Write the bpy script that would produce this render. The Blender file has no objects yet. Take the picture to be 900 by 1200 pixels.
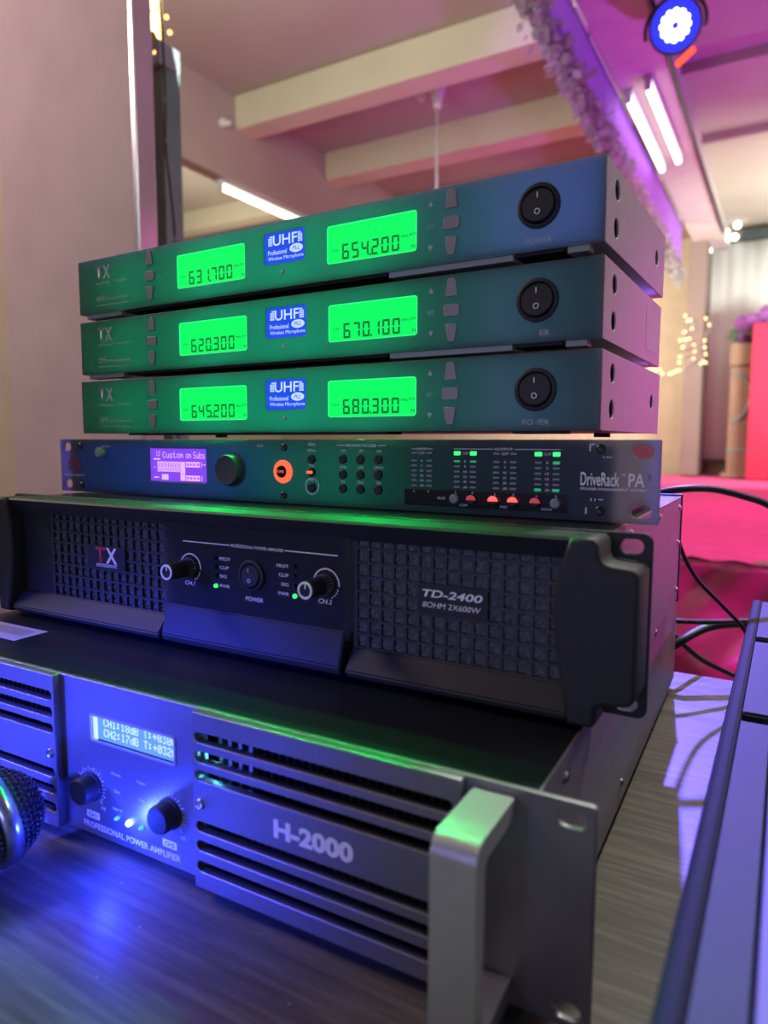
import bpy, bmesh, math, random
from mathutils import Vector, Matrix
random.seed(7)
SC = bpy.context.scene
COL = SC.collection
PI = math.pi

# ------------------------------------------------------------------ camera, world, exposure
F_PX = 815.83
cam_data = bpy.data.cameras.new('camera')
cam_data.sensor_fit = 'VERTICAL'
cam_data.sensor_height = 36.0
cam_data.lens = F_PX / 1200 * 36.0
cam_data.clip_start = 0.01
cam = bpy.data.objects.new('camera', cam_data)
cam.location = (0.5393, -0.3769, 0.0423)
cam.rotation_euler = (1.4702, -0.0028, 0.5272)
cam_data.dof.use_dof = True
cam_data.dof.focus_distance = 0.47
cam_data.dof.aperture_fstop = 7.0
COL.objects.link(cam)
SC.camera = cam

world = bpy.data.worlds.new('world')
SC.world = world
world.use_nodes = True
wbg = world.node_tree.nodes['Background']
wbg.inputs[0].default_value = (0.60, 0.56, 0.72, 1)
wbg.inputs[1].default_value = 0.17

SC.view_settings.view_transform = 'Standard'
SC.view_settings.look = 'None'
SC.view_settings.gamma = 1.0
SC.view_settings.exposure = 0.0
SC.view_settings.use_curve_mapping = False


def lamp(name, kind, loc, color, energy, target=None, size=0.1, spot=60, blend=0.5, size_y=None):
    d = bpy.data.lights.new(name, kind)
    d.color = color
    d.energy = energy
    if kind == 'AREA':
        d.size = size
        if size_y:
            d.shape = 'RECTANGLE'
            d.size_y = size_y
    else:
        d.shadow_soft_size = size
    if kind == 'SPOT':
        d.spot_size = math.radians(spot)
        d.spot_blend = blend
    o = bpy.data.objects.new(name, d)
    o.location = loc
    if target is not None:
        v = Vector(target) - Vector(loc)
        o.rotation_euler = v.to_track_quat('-Z', 'Y').to_euler()
    COL.objects.link(o)
    return o


PAR = Vector((0.006, 3.05, 1.85))
# the blue par can on the beam, throwing its beam down on the table
lamp('par_can_light', 'SPOT', PAR + Vector((0.04, -0.16, -0.11)), (0.15, 0.11, 1.0), 1150, (0.48, 0.0, -0.15), 0.03, 34, 0.7)
# magenta stage washes from the right side of the stage: one on the floor and rack, one on the ceiling
lamp('magenta_wash_light', 'SPOT', (2.6, 3.6, 1.7), (1.0, 0.12, 0.62), 330, (0.35, 3.0, -0.3), 0.08, 70, 0.9)
lamp('magenta_rack_light', 'SPOT', (2.4, 1.6, 0.55), (1.0, 0.05, 0.85), 150, (0.46, 0.22, 0.02), 0.05, 11, 1.0)
lamp('magenta_ceiling_light', 'SPOT', (1.6, 3.6, -0.1), (0.45, 0.08, 1.0), 260, (0.3, 3.6, 2.2), 0.08, 85, 0.9)
lamp('valance_fill_light', 'SPOT', (-1.6, 1.6, 1.2), (0.45, 0.08, 1.0), 120, (-0.4, 3.0, 1.85), 0.05, 40, 0.9)  # added spot to deepen the violet of the valance
lamp('carpet_fill_light', 'AREA', (0.6, 4.3, 1.9), (1.0, 0.40, 0.65), 26, (0.2, 5.0, -0.3), 0.6)  # added area lamp that lifts the carpet
# added fill lamps, no fixtures of the hall, set to balance the colours
lamp('front_fill_light', 'AREA', (0.9, -2.3, 0.12), (0.82, 0.88, 1.0), 3.6, (0.3, 0, .0), 0.8, size_y=0.3)
lamp('right_fill_light', 'AREA', (1.9, 1.0, 1.6), (0.95, 1.0, 0.95), 17, (0.45, 0, -.1), 1.0, size_y=0.2)
lamp('table_fill_light', 'SPOT', (0.72, 1.35, 1.95), (0.96, 1.0, 0.88), 150, (0.50, 0.05, -0.18), 0.10, 30, 0.9)
lamp('wall_fill_light', 'AREA', (-1.9, -0.6, 1.75), (1.0, 0.78, 0.77), 33, (-0.9, 0.7, 0.3), 1.2, size_y=0.2)
lamp('beam_fill_light', 'AREA', (-1.3, 0.9, 1.3), (0.92, 1.0, 0.84), 46, (-1.5, 3.6, 2.1), 1.2)
lamp('left_bay_fill_light', 'AREA', (-3.6, 3.6, 1.2), (1.0, 0.98, 0.80), 20, (-3.9, 4.9, 2.1), 0.8)
lamp('back_wall_fill_light', 'AREA', (-1.7, 6.0, 1.3), (1.0, 0.94, 0.76), 60, (-0.6, 7.8, 0.7), 0.6)  # this and the next three: added fills for wall, skirt, curtain, bay
lamp('skirt_fill_light', 'SPOT', (2.3, 1.05, 0.15), (1.0, 0.10, 0.85), 200, (0.45, 1.8, -.45), 0.04, 40, 0.9)
lamp('curtain_fill_light', 'AREA', (0.9, 5.4, 0.7), (0.96, 1.0, 0.93), 66, (0.1, 7.6, 1.3), 0.5)
lamp('right_bay_fill_light', 'AREA', (1.0, 6.6, 1.1), (0.82, 1.0, 0.88), 34, (0.7, 6.6, 2.2), 0.5)
lamp('blue_fill_light', 'SPOT', (-0.7, -1.5, 0.35), (0.03, 0.05, 1.0), 1000, (0.13, -0.20, -0.185), 0.05, 13, 1.0)  # added spot that spreads the indicator's blue glow over panel and table
lamp('violet_fill_light', 'SPOT', (0.2, -2.2, 0.10), (0.34, 0.30, 1.0), 30, (0.33, -0.1, -0.02), 0.1, 12, 0.8)  # added spot for the violet cast on the amplifier fronts

# ------------------------------------------------------------------ materials
MATS = {}


def mat(name, color, rough=0.5, metal=0.0, emit=None, strength=0.0, noise=0.0, nscale=60, bump=0.0, bscale=None,
        stretch=(1, 1, 1), transl=0.0, spec=0.5):
    m = bpy.data.materials.new(name)
    m.use_nodes = True
    nt = m.node_tree
    b = nt.nodes['Principled BSDF']
    b.inputs['Roughness'].default_value = rough
    b.inputs['Metallic'].default_value = metal
    b.inputs['Specular IOR Level'].default_value = spec
    b.inputs['Base Color'].default_value = (*color, 1)
    tc = nt.nodes.new('ShaderNodeTexCoord')
    mp = nt.nodes.new('ShaderNodeMapping')
    mp.inputs['Scale'].default_value = stretch
    nt.links.new(tc.outputs['Object'], mp.inputs['Vector'])
    nz = nt.nodes.new('ShaderNodeTexNoise')
    nz.inputs['Scale'].default_value = nscale
    nz.inputs['Detail'].default_value = 5
    nt.links.new(mp.outputs[0], nz.inputs['Vector'])
    if noise > 0:
        mx = nt.nodes.new('ShaderNodeMix')
        mx.data_type = 'RGBA'
        mx.inputs['A'].default_value = (*[c * (1 - noise) for c in color], 1)
        mx.inputs['B'].default_value = (*[min(1, c * (1 + noise)) for c in color], 1)
        nt.links.new(nz.outputs['Fac'], mx.inputs['Factor'])
        nt.links.new(mx.outputs['Result'], b.inputs['Base Color'])
    if bump > 0:
        bp = nt.nodes.new('ShaderNodeBump')
        bp.inputs['Strength'].default_value = bump
        bp.inputs['Distance'].default_value = 0.001
        if bscale:
            n2 = nt.nodes.new('ShaderNodeTexNoise')
            n2.inputs['Scale'].default_value = bscale
            nt.links.new(mp.outputs[0], n2.inputs['Vector'])
            nt.links.new(n2.outputs['Fac'], bp.inputs['Height'])
        else:
            nt.links.new(nz.outputs['Fac'], bp.inputs['Height'])
        nt.links.new(bp.outputs[0], b.inputs['Normal'])
    if emit:
        b.inputs['Emission Color'].default_value = (*emit, 1)
        b.inputs['Emission Strength'].default_value = strength
    if transl > 0:
        tr = nt.nodes.new('ShaderNodeBsdfTranslucent')
        tr.inputs[0].default_value = (1, 1, 1, 1)
        ms = nt.nodes.new('ShaderNodeMixShader')
        ms.inputs[0].default_value = transl
        out = nt.nodes['Material Output']
        nt.links.new(b.outputs[0], ms.inputs[1])
        nt.links.new(tr.outputs[0], ms.inputs[2])
        nt.links.new(ms.outputs[0], out.inputs['Surface'])
    MATS[name] = m
    return m


mat('black_plastic', (0.022, 0.024, 0.028), 0.55, noise=0.2, bump=0.05, bscale=900, spec=0.35)
mat('fascia', (0.024, 0.028, 0.036), 0.40, bump=0.03, bscale=1200, transl=0.30, spec=0.3)
mat('rack_fascia', (0.020, 0.026, 0.034), 0.38, bump=0.03, bscale=1200, transl=0.30, spec=0.3)
mat('black_metal', (0.030, 0.031, 0.034), 0.36, metal=0.3, noise=0.25, nscale=30, bump=0.05, bscale=700)
mat('knob_slate', (0.05, 0.06, 0.075), 0.5)
mat('black_gloss', (0.008, 0.009, 0.011), 0.16)
mat('black_rubber', (0.012, 0.012, 0.013), 0.6)
mat('cable_black', (0.010, 0.010, 0.014), 0.42)
mat('side_metal', (0.40, 0.35, 0.38), 0.45, metal=0.35, noise=0.08, bump=0.05, bscale=500)
mat('amp_side', (0.22, 0.20, 0.22), 0.42, metal=0.35, noise=0.15, nscale=12)
mat('galv_metal', (0.55, 0.58, 0.52), 0.35, metal=0.8, noise=0.15, nscale=40)
mat('grey_panel', (0.27, 0.26, 0.28), 0.38, metal=0.75, noise=0.08, nscale=200, bump=0.04, bscale=1500)
mat('grey_handle', (0.60, 0.59, 0.62), 0.36, metal=0.75, noise=0.06, nscale=200, bump=0.04, bscale=1500)
mat('dark_inside', (0.006, 0.006, 0.007), 0.8)
mat('amp_top', (0.010, 0.013, 0.018), 0.38, noise=0.35, nscale=9, bump=0.05, bscale=400, spec=0.25)
mat('chrome', (0.75, 0.75, 0.75), 0.18, metal=1.0)
mat('screw_metal', (0.55, 0.55, 0.56), 0.3, metal=1.0)
mat('white_print', (0.92, 0.92, 0.92), 0.5, emit=(0.7, 0.72, 0.74), strength=0.0)
mat('silver_print', (0.85, 0.82, 0.83), 0.45)
mat('dim_print', (0.48, 0.50, 0.50), 0.5)
mat('faint_print', (0.25, 0.24, 0.24), 0.5)
mat('red_print', (0.55, 0.03, 0.08), 0.5)
mat('dark_red_print', (0.16, 0.02, 0.03), 0.5)
mat('key_grey', (0.30, 0.30, 0.29), 0.45)
mat('lcd_green', (0.0, 0.05, 0.01), 0.3, emit=(0.0, 0.93, 0.12), strength=1.05)
mat('lcd_green_edge', (0.0, 0.05, 0.01), 0.3, emit=(0.03, 1.0, 0.25), strength=1.1)
mat('lcd_digit', (0.0, 0.10, 0.02), 0.5, emit=(0.0, 0.14, 0.03), strength=0.6)
mat('badge_blue', (0.01, 0.04, 0.4), 0.3, emit=(0.01, 0.075, 0.78), strength=0.9)
mat('badge_white', (0.7, 0.8, 0.9), 0.4, emit=(0.50, 0.72, 1.0), strength=0.85)
mat('lcd_violet', (0.1, 0.02, 0.3), 0.3, emit=(0.20, 0.055, 0.80), strength=1.1)
mat('lcd_pink', (0.5, 0.3, 0.7), 0.3, emit=(0.78, 0.42, 0.95), strength=1.0)
mat('lcd_blue', (0.1, 0.2, 0.5), 0.3, emit=(0.10, 0.27, 0.92), strength=1.1)
mat('lcd_blue_text', (0.6, 0.7, 1.0), 0.3, emit=(0.50, 0.70, 1.0), strength=1.1)
mat('led_blue', (0.1, 0.3, 1.0), 0.3, emit=(0.25, 0.62, 1.0), strength=9)
mat('led_blue_small', (0.1, 0.3, 1.0), 0.3, emit=(0.05, 0.35, 1.0), strength=1.6)
mat('led_green', (0.0, 0.5, 0.1), 0.3, emit=(0.05, 1.0, 0.18), strength=1.4)
mat('led_green_dim', (0.0, 0.2, 0.1), 0.3, emit=(0.03, 0.55, 0.22), strength=0.5)
mat('led_off', (0.22, 0.26, 0.26), 0.4)
mat('led_red', (0.5, 0.0, 0.0), 0.3, emit=(1.0, 0.06, 0.05), strength=3.0)
mat('led_red_dim', (0.4, 0.05, 0.06), 0.3, emit=(0.7, 0.06, 0.08), strength=0.5)
mat('ring_orange', (0.6, 0.1, 0.05), 0.3, emit=(1.0, 0.14, 0.05), strength=1.1)
mat('tube_white', (1, 1, 1), 0.3, emit=(0.95, 1.0, 0.92), strength=4)
mat('flood_white', (1, 1, 1), 0.3, emit=(0.95, 1.0, 0.95), strength=5)
mat('par_led', (1, 1, 1), 0.3, emit=(0.75, 0.9, 1.0), strength=9)
mat('par_lens', (0.02, 0.02, 0.5), 0.2, emit=(0.02, 0.03, 1.0), strength=1.3)
mat('par_red', (0.5, 0.02, 0.0), 0.2, emit=(1.0, 0.08, 0.03), strength=2.0)
mat('fairy_bulb', (1, 0.8, 0.4), 0.3, emit=(1.0, 0.62, 0.22), strength=5)
mat('fairy_bulb_orange', (1, 0.6, 0.3), 0.3, emit=(1.0, 0.42, 0.12), strength=5)
mat('fairy_wire', (0.55, 0.50, 0.40), 0.5)
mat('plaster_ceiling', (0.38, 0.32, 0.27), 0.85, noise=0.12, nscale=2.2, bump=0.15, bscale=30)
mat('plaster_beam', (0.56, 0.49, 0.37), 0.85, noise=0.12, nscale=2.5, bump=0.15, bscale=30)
mat('plaster_pillar', (0.50, 0.39, 0.385), 0.8, noise=0.14, nscale=9, bump=0.25, bscale=40)
mat('glint_grey', (0.45, 0.50, 0.44), 0.6)
mat('pillar_paint', (0.22, 0.16, 0.14), 0.8, noise=0.1, nscale=4)
mat('hole_violet', (0.07, 0.025, 0.09), 0.5)
mat('amp_lid', (0.016, 0.018, 0.022), 0.26, noise=0.35, nscale=9, bump=0.05, bscale=400)
mat('plaster_tan', (0.50, 0.42, 0.30), 0.8, noise=0.2, nscale=8, bump=0.25, bscale=40)
mat('aluminium', (0.72, 0.70, 0.70), 0.28, metal=0.8, noise=0.15, nscale=20, stretch=(1, 1, 0.1))
mat('steel_dark', (0.17, 0.26, 0.25), 0.5, metal=0.3, noise=0.3, nscale=12)
mat('steel_bracket', (0.30, 0.36, 0.40), 0.45, metal=0.4)
mat('brass_pole', (0.62, 0.48, 0.20), 0.45, metal=0.3)
mat('white_plastic', (0.62, 0.62, 0.58), 0.45)
mat('curtain_white', (0.74, 0.76, 0.70), 0.8, noise=0.06, nscale=3, stretch=(3, 1, 0.2))
mat('rail_dark', (0.03, 0.05, 0.05), 0.4)
mat('lectern_wood', (0.22, 0.13, 0.075), 0.6, noise=0.3, nscale=8, stretch=(3, 1, 0.4))
mat('red_velvet', (0.46, 0.010, 0.05), 0.75, noise=0.25, nscale=6)
mat('carpet_red', (0.72, 0.07, 0.24), 0.95, noise=0.25, nscale=14, bump=0.6, bscale=90)
mat('satin_red', (0.33, 0.02, 0.10), 0.45, noise=0.12, nscale=8)
mat('valance_violet', (0.35, 0.08, 0.60), 0.7, noise=0.2, nscale=6, transl=0.25)
mat('valance_pink', (0.70, 0.25, 0.38), 0.7, noise=0.2, nscale=6, transl=0.25)
mat('garland_leaf', (0.30, 0.27, 0.26), 0.8, noise=0.5, nscale=30, transl=0.2)
mat('petal_violet', (0.26, 0.06, 0.28), 0.7, noise=0.35, nscale=14, transl=0.2)
mat('leaf_green', (0.05, 0.10, 0.04), 0.6)
mat('sticker', (0.55, 0.55, 0.55), 0.5)
mat('sticker_dim', (0.42, 0.36, 0.38), 0.5)
mat('mixer_grey', (0.050, 0.050, 0.062), 0.6, noise=0.05, spec=0.15)
mat('mixer_dark', (0.010, 0.010, 0.014), 0.7, spec=0.15)
mat('mixer_face', (0.06, 0.065, 0.075), 0.5, metal=0.2)
mat('mic_mesh', (0.10, 0.10, 0.13), 0.35, metal=0.8)
mat('mic_ring', (0.45, 0.5, 0.6), 0.25, metal=0.9)
mat('foam_black', (0.12, 0.12, 0.13), 0.75, noise=0.8, nscale=700)
mat('grille_black', (0.030, 0.033, 0.038), 0.5)


def wood_material():
    m = bpy.data.materials.new('table_wood')
    m.use_nodes = True
    nt = m.node_tree
    b = nt.nodes['Principled BSDF']
    tc = nt.nodes.new('ShaderNodeTexCoord')
    mp = nt.nodes.new('ShaderNodeMapping')
    mp.inputs['Scale'].default_value = (5, 75, 1)
    nt.links.new(tc.outputs['Object'], mp.inputs['Vector'])
    n = nt.nodes.new('ShaderNodeTexNoise')
    n.inputs['Scale'].default_value = 2.2
    n.inputs['Detail'].default_value = 8
    n.inputs['Roughness'].default_value = 0.65
    nt.links.new(mp.outputs[0], n.inputs['Vector'])
    cr = nt.nodes.new('ShaderNodeValToRGB')
    e = cr.color_ramp.elements
    e[0].position = 0.30
    e[0].color = (0.062, 0.056, 0.045, 1)
    e[1].position = 0.72
    e[1].color = (0.20, 0.182, 0.146, 1)
    x = e.new(0.5)
    x.color = (0.11, 0.10, 0.08, 1)
    nt.links.new(n.outputs['Fac'], cr.inputs[0])
    # crumbs of dust
    v = nt.nodes.new('ShaderNodeTexVoronoi')
    v.inputs['Scale'].default_value = 70
    nt.links.new(tc.outputs['Object'], v.inputs['Vector'])
    lt = nt.nodes.new('ShaderNodeMath')
    lt.operation = 'LESS_THAN'
    lt.inputs[1].default_value = 0.030
    nt.links.new(v.outputs['Distance'], lt.inputs[0])
    mx = nt.nodes.new('ShaderNodeMix')
    mx.data_type = 'RGBA'
    mx.inputs['B'].default_value = (0.5, 0.5, 0.48, 1)
    nt.links.new(lt.outputs[0], mx.inputs['Factor'])
    nt.links.new(cr.outputs[0], mx.inputs['A'])
    nt.links.new(mx.outputs['Result'], b.inputs['Base Color'])
    b.inputs['Roughness'].default_value = 0.42
    b.inputs['Specular IOR Level'].default_value = 0.3
    bp = nt.nodes.new('ShaderNodeBump')
    bp.inputs['Strength'].default_value = 0.15
    bp.inputs['Distance'].default_value = 0.0005
    nt.links.new(n.outputs['Fac'], bp.inputs['Height'])
    nt.links.new(bp.outputs[0], b.inputs['Normal'])
    MATS['table_wood'] = m


wood_material()

# ------------------------------------------------------------------ helpers (local units: millimetres -> metres by S)
S = 0.001


def link(name, me, m, parent=None, loc=None, rot=None):
    if isinstance(m, str):
        m = MATS[m]
    if m is not None:
        me.materials.clear()
        me.materials.append(m)
    o = bpy.data.objects.new(name, me)
    COL.objects.link(o)
    if parent:
        o.parent = parent
    if loc is not None:
        o.location = loc
    if rot is not None:
        o.rotation_euler = rot
    return o


def bm_link(name, bm, m, parent=None, loc=None, rot=None, smooth=False):
    me = bpy.data.meshes.new(name)
    bmesh.ops.recalc_face_normals(bm, faces=bm.faces)
    bm.to_mesh(me)
    bm.free()
    if smooth:
        for p in me.polygons:
            p.use_smooth = True
    return link(name, me, m, parent, loc, rot)


def thing(name, label, cat, loc=(0, 0, 0), rotz=0, group=None):
    o = bpy.data.objects.new(name, None)
    o.empty_display_size = 0.05
    COL.objects.link(o)
    o.location = loc
    o.rotation_euler = (0, 0, rotz)
    tag(o, label, cat, group)
    return o


def tag(o, label, cat, group=None):
    o['label'] = label
    o['category'] = cat
    if group:
        o['group'] = group
    return o


def struct(o):
    o['kind'] = 'structure'
    return o


def add_box(bm, x0, x1, y0, y1, z0, z1, bev=0.0, seg=2, s=S):
    vs = [bm.verts.new((x * s, y * s, z * s)) for z in (z0, z1) for y in (y0, y1) for x in (x0, x1)]
    idx = [(0, 2, 3, 1), (4, 5, 7, 6), (0, 1, 5, 4), (2, 6, 7, 3), (0, 4, 6, 2), (1, 3, 7, 5)]
    fs = [bm.faces.new([vs[i] for i in f]) for f in idx]
    if bev > 0:
        es = list({e for f in fs for e in f.edges})
        bmesh.ops.bevel(bm, geom=es, offset=bev * s, segments=seg, affect='EDGES', profile=0.5)


def box(name, x0, x1, y0, y1, z0, z1, m, parent=None, bev=0.0, s=S, seg=2):
    bm = bmesh.new()
    add_box(bm, x0, x1, y0, y1, z0, z1, bev, seg, s)
    return bm_link(name, bm, m, parent)


def add_cyl(bm, p0, p1, r0, r1=None, n=24, s=S, cap=True):
    if r1 is None:
        r1 = r0
    p0 = Vector(p0) * s
    p1 = Vector(p1) * s
    d = (p1 - p0)
    q = d.to_track_quat('Z', 'Y')
    rings = []
    for p, r in ((p0, r0), (p1, r1)):
        rings.append([bm.verts.new(p + q @ Vector((math.cos(2 * PI * i / n) * r * s, math.sin(2 * PI * i / n) * r * s, 0))) for i in range(n)])
    for i in range(n):
        j = (i + 1) % n
        bm.faces.new((rings[0][i], rings[0][j], rings[1][j], rings[1][i]))
    if cap:
        bm.faces.new(rings[0][::-1])
        bm.faces.new(rings[1])


def add_lathe(bm, prof, center, axis, n=32, s=S):
    """prof: list of (r, h) along axis"""
    q = Vector(axis).to_track_quat('Z', 'Y')
    c = Vector(center) * s
    rings = []
    for r, h in prof:
        r = max(r, 1e-4)
        rings.append([bm.verts.new(c + q @ Vector((math.cos(2 * PI * i / n) * r * s, math.sin(2 * PI * i / n) * r * s, h * s))) for i in range(n)])
    for a, b in zip(rings[:-1], rings[1:]):
        for i in range(n):
            j = (i + 1) % n
            bm.faces.new((a[i], a[j], b[j], b[i]))
    bm.faces.new(rings[0][::-1])
    bm.faces.new(rings[-1])


def lathe(name, prof, center, axis, m, parent=None, n=32, s=S, smooth=True):
    bm = bmesh.new()
    add_lathe(bm, prof, center, axis, n, s)
    o = bm_link(name, bm, m, parent)
    if smooth:
        for p in o.data.polygons:
            p.use_smooth = len(p.vertices) == 4
        try:
            o.data.set_sharp_from_angle(angle=math.radians(35))
        except Exception:
            pass
    return o


def arc_pts(cx, cz, r, a0, a1, n):
    return [(cx + r * math.cos(math.radians(a0 + (a1 - a0) * i / n)), cz + r * math.sin(math.radians(a0 + (a1 - a0) * i / n))) for i in range(n + 1)]


def rrect(x0, x1, z0, z1, r, n=4):
    r = min(r, (x1 - x0) / 2 - 1e-3, (z1 - z0) / 2 - 1e-3)
    return (arc_pts(x1 - r, z0 + r, r, -90, 0, n) + arc_pts(x1 - r, z1 - r, r, 0, 90, n)
            + arc_pts(x0 + r, z1 - r, r, 90, 180, n) + arc_pts(x0 + r, z0 + r, r, 180, 270, n))


def slot(cx, cz, w, h):
    return rrect(cx - w / 2, cx + w / 2, cz - h / 2, cz + h / 2, min(w, h) / 2 - 0.01, 6)


def circ(cx, cz, r, n=24):
    return arc_pts(cx, cz, r, 0, 360 - 360 / n, n - 1)


def plate_mesh(outlines, y0, y1, bevel=0.0, s=S):
    """2D outlines (x,z) in mm with holes, extruded between y0 and y1 (mm) along Y."""
    cu = bpy.data.curves.new('tmp', 'CURVE')
    cu.dimensions = '2D'
    cu.fill_mode = 'BOTH'
    for pts in outlines:
        sp = cu.splines.new('POLY')
        sp.points.add(len(pts) - 1)
        for i, (x, z) in enumerate(pts):
            sp.points[i].co = (x * s, z * s, 0, 1)
        sp.use_cyclic_u = True
    half = abs(y1 - y0) / 2 * s
    cu.extrude = max(half - bevel * s, 0)
    if bevel > 0:
        cu.bevel_depth = bevel * s
        cu.bevel_resolution = 1
        cu.offset = -bevel * s
    ob = bpy.data.objects.new('tmp', cu)
    COL.objects.link(ob)
    dg = bpy.context.evaluated_depsgraph_get()
    me = bpy.data.meshes.new_from_object(ob.evaluated_get(dg))
    bpy.data.objects.remove(ob)
    bpy.data.curves.remove(cu)
    me.transform(Matrix.Translation((0, (y0 + y1) / 2 * s, 0)) @ Matrix.Rotation(PI / 2, 4, 'X'))
    return me


def plate(name, outlines, y0, y1, m, parent=None, bevel=0.0, s=S):
    return link(name, plate_mesh(outlines, y0, y1, bevel, s), m, parent)


_text_cache = {}


def text_mesh(txt, x0, x1, z0, z1, y, thick=0.12, bold=0.0, shear=0.0, keep=False, align='L'):
    """lettering fitted to the box x0..x1, z0..z1 on the plane y (faces -Y)"""
    cu = bpy.data.curves.new('tmp', 'FONT')
    cu.body = txt
    cu.size = 1.0
    cu.resolution_u = 3
    cu.shear = shear
    cu.offset = bold
    ob = bpy.data.objects.new('tmp', cu)
    COL.objects.link(ob)
    dg = bpy.context.evaluated_depsgraph_get()
    me = bpy.data.meshes.new_from_object(ob.evaluated_get(dg))
    bpy.data.objects.remove(ob)
    bpy.data.curves.remove(cu)
    xs = [v.co.x for v in me.vertices]
    ys = [v.co.y for v in me.vertices]
    ax, bx, ay, by = min(xs), max(xs), min(ys), max(ys)
    sz = (z1 - z0) / (by - ay)
    sx = (x1 - x0) / (bx - ax)
    for v in me.vertices:
        v.co = Vector(((x0 + (v.co.x - ax) * sx) * S, (y - thick) * S, (z0 + (v.co.y - ay) * sz) * S))
    return me


def join_meshes(name, meshes, m, parent=None):
    bm = bmesh.new()
    for me in meshes:
        bm.from_mesh(me)
    me2 = bpy.data.meshes.new(name)
    bm.to_mesh(me2)
    bm.free()
    for me in meshes:
        bpy.data.meshes.remove(me)
    return link(name, me2, m, parent)


def letters(name, items, m, parent):
    """items: (text, x0, x1, z0, z1, y[, bold[, shear]])"""
    return join_meshes(name, [text_mesh(i[0], *i[1:6], bold=(i[6] if len(i) > 6 else 0.0), shear=(i[7] if len(i) > 7 else 0.0)) for i in items], m, parent)


def fixh(txt, xc, zc, h, y, asp=0.62):
    w = len(txt) * h * asp
    return (txt, xc - w / 2, xc + w / 2, zc - h / 2, zc + h / 2, y)


def bars_mesh(rects, y, thick=0.1):
    bm = bmesh.new()
    for x0, x1, z0, z1 in rects:
        add_box(bm, x0, x1, y - thick, y, z0, z1)
    me = bpy.data.meshes.new('bars')
    bm.to_mesh(me)
    bm.free()
    return me


def tube(name, pts, r, m, parent=None, res=10, s=1.0, closed=False):
    """smooth tube through world points"""
    pts = [Vector(p) * s for p in pts]
    # Catmull-Rom resample
    P = []
    n = len(pts)
    for i in range(n - 1):
        p0 = pts[max(i - 1, 0)]
        p1 = pts[i]
        p2 = pts[i + 1]
        p3 = pts[min(i + 2, n - 1)]
        for k in range(6):
            t = k / 6
            P.append(0.5 * ((2 * p1) + (-p0 + p2) * t + (2 * p0 - 5 * p1 + 4 * p2 - p3) * t * t + (-p0 + 3 * p1 - 3 * p2 + p3) * t ** 3))
    P.append(pts[-1])
    bm = bmesh.new()
    rings = []
    up = Vector((0, 0, 1))
    for i, p in enumerate(P):
        t = (P[min(i + 1, len(P) - 1)] - P[max(i - 1, 0)]).normalized()
        a = t.cross(up)
        if a.length < 1e-4:
            a = Vector((1, 0, 0))
        a.normalize()
        b = a.cross(t).normalized()
        rings.append([bm.verts.new(p + (a * math.cos(2 * PI * k / res) + b * math.sin(2 * PI * k / res)) * r * s) for k in range(res)])
    for u, v in zip(rings[:-1], rings[1:]):
        for k in range(res):
            j = (k + 1) % res
            bm.faces.new((u[k], u[j], v[j], v[k]))
    bm.faces.new(rings[0][::-1])
    bm.faces.new(rings[-1])
    return bm_link(name, bm, m, parent, smooth=True)


SEG = {'0': 'abcdef', '1': 'bc', '2': 'abged', '3': 'abgcd', '4': 'fgbc', '5': 'afgcd', '6': 'afgedc', '7': 'abc', '8': 'abcdefg', '9': 'abcdfg'}


def seg_digits(txt, x0, x1, z0, z1, y):
    """seven segment digits with a small point"""
    n = sum(c != '.' for c in txt)
    pitch = (x1 - x0) / (n - 0.25)
    w = pitch * 0.72
    h = z1 - z0
    t = h * 0.135
    g = 0.12
    bm = bmesh.new()

    def quad(pts):
        vs = [bm.verts.new((px * S, y * S, pz * S)) for px, pz in pts]
        bm.faces.new(vs)
    x = x0
    for c in txt:
        if c == '.':
            quad([(x - pitch * 0.22, z0), (x - pitch * 0.22 + t, z0), (x - pitch * 0.22 + t, z0 + t), (x - pitch * 0.22, z0 + t)])
            continue
        xm, xM = x, x + w
        zm = (z0 + z1) / 2
        sg = {'a': [(xm + g, z1), (xM - g, z1), (xM - t, z1 - t), (xm + t, z1 - t)],
              'd': [(xm + g, z0), (xM - g, z0), (xM - t, z0 + t), (xm + t, z0 + t)],
              'g': [(xm + t * .6, zm + t / 2), (xM - t * .6, zm + t / 2), (xM - t * .6, zm - t / 2), (xm + t * .6, zm - t / 2)],
              'f': [(xm, z1 - g), (xm, zm + g), (xm + t, zm + t / 2 + g), (xm + t, z1 - t - g)],
              'b': [(xM, z1 - g), (xM, zm + g), (xM - t, zm + t / 2 + g), (xM - t, z1 - t - g)],
              'e': [(xm, z0 + g), (xm, zm - g), (xm + t, zm - t / 2 - g), (xm + t, z0 + t + g)],
              'c': [(xM, z0 + g), (xM, zm - g), (xM - t, zm - t / 2 - g), (xM - t, z0 + t + g)]}
        for k in SEG[c]:
            quad(sg[k])
        x += pitch
    me = bpy.data.meshes.new('digits')
    bm.to_mesh(me)
    bm.free()
    return me


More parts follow.
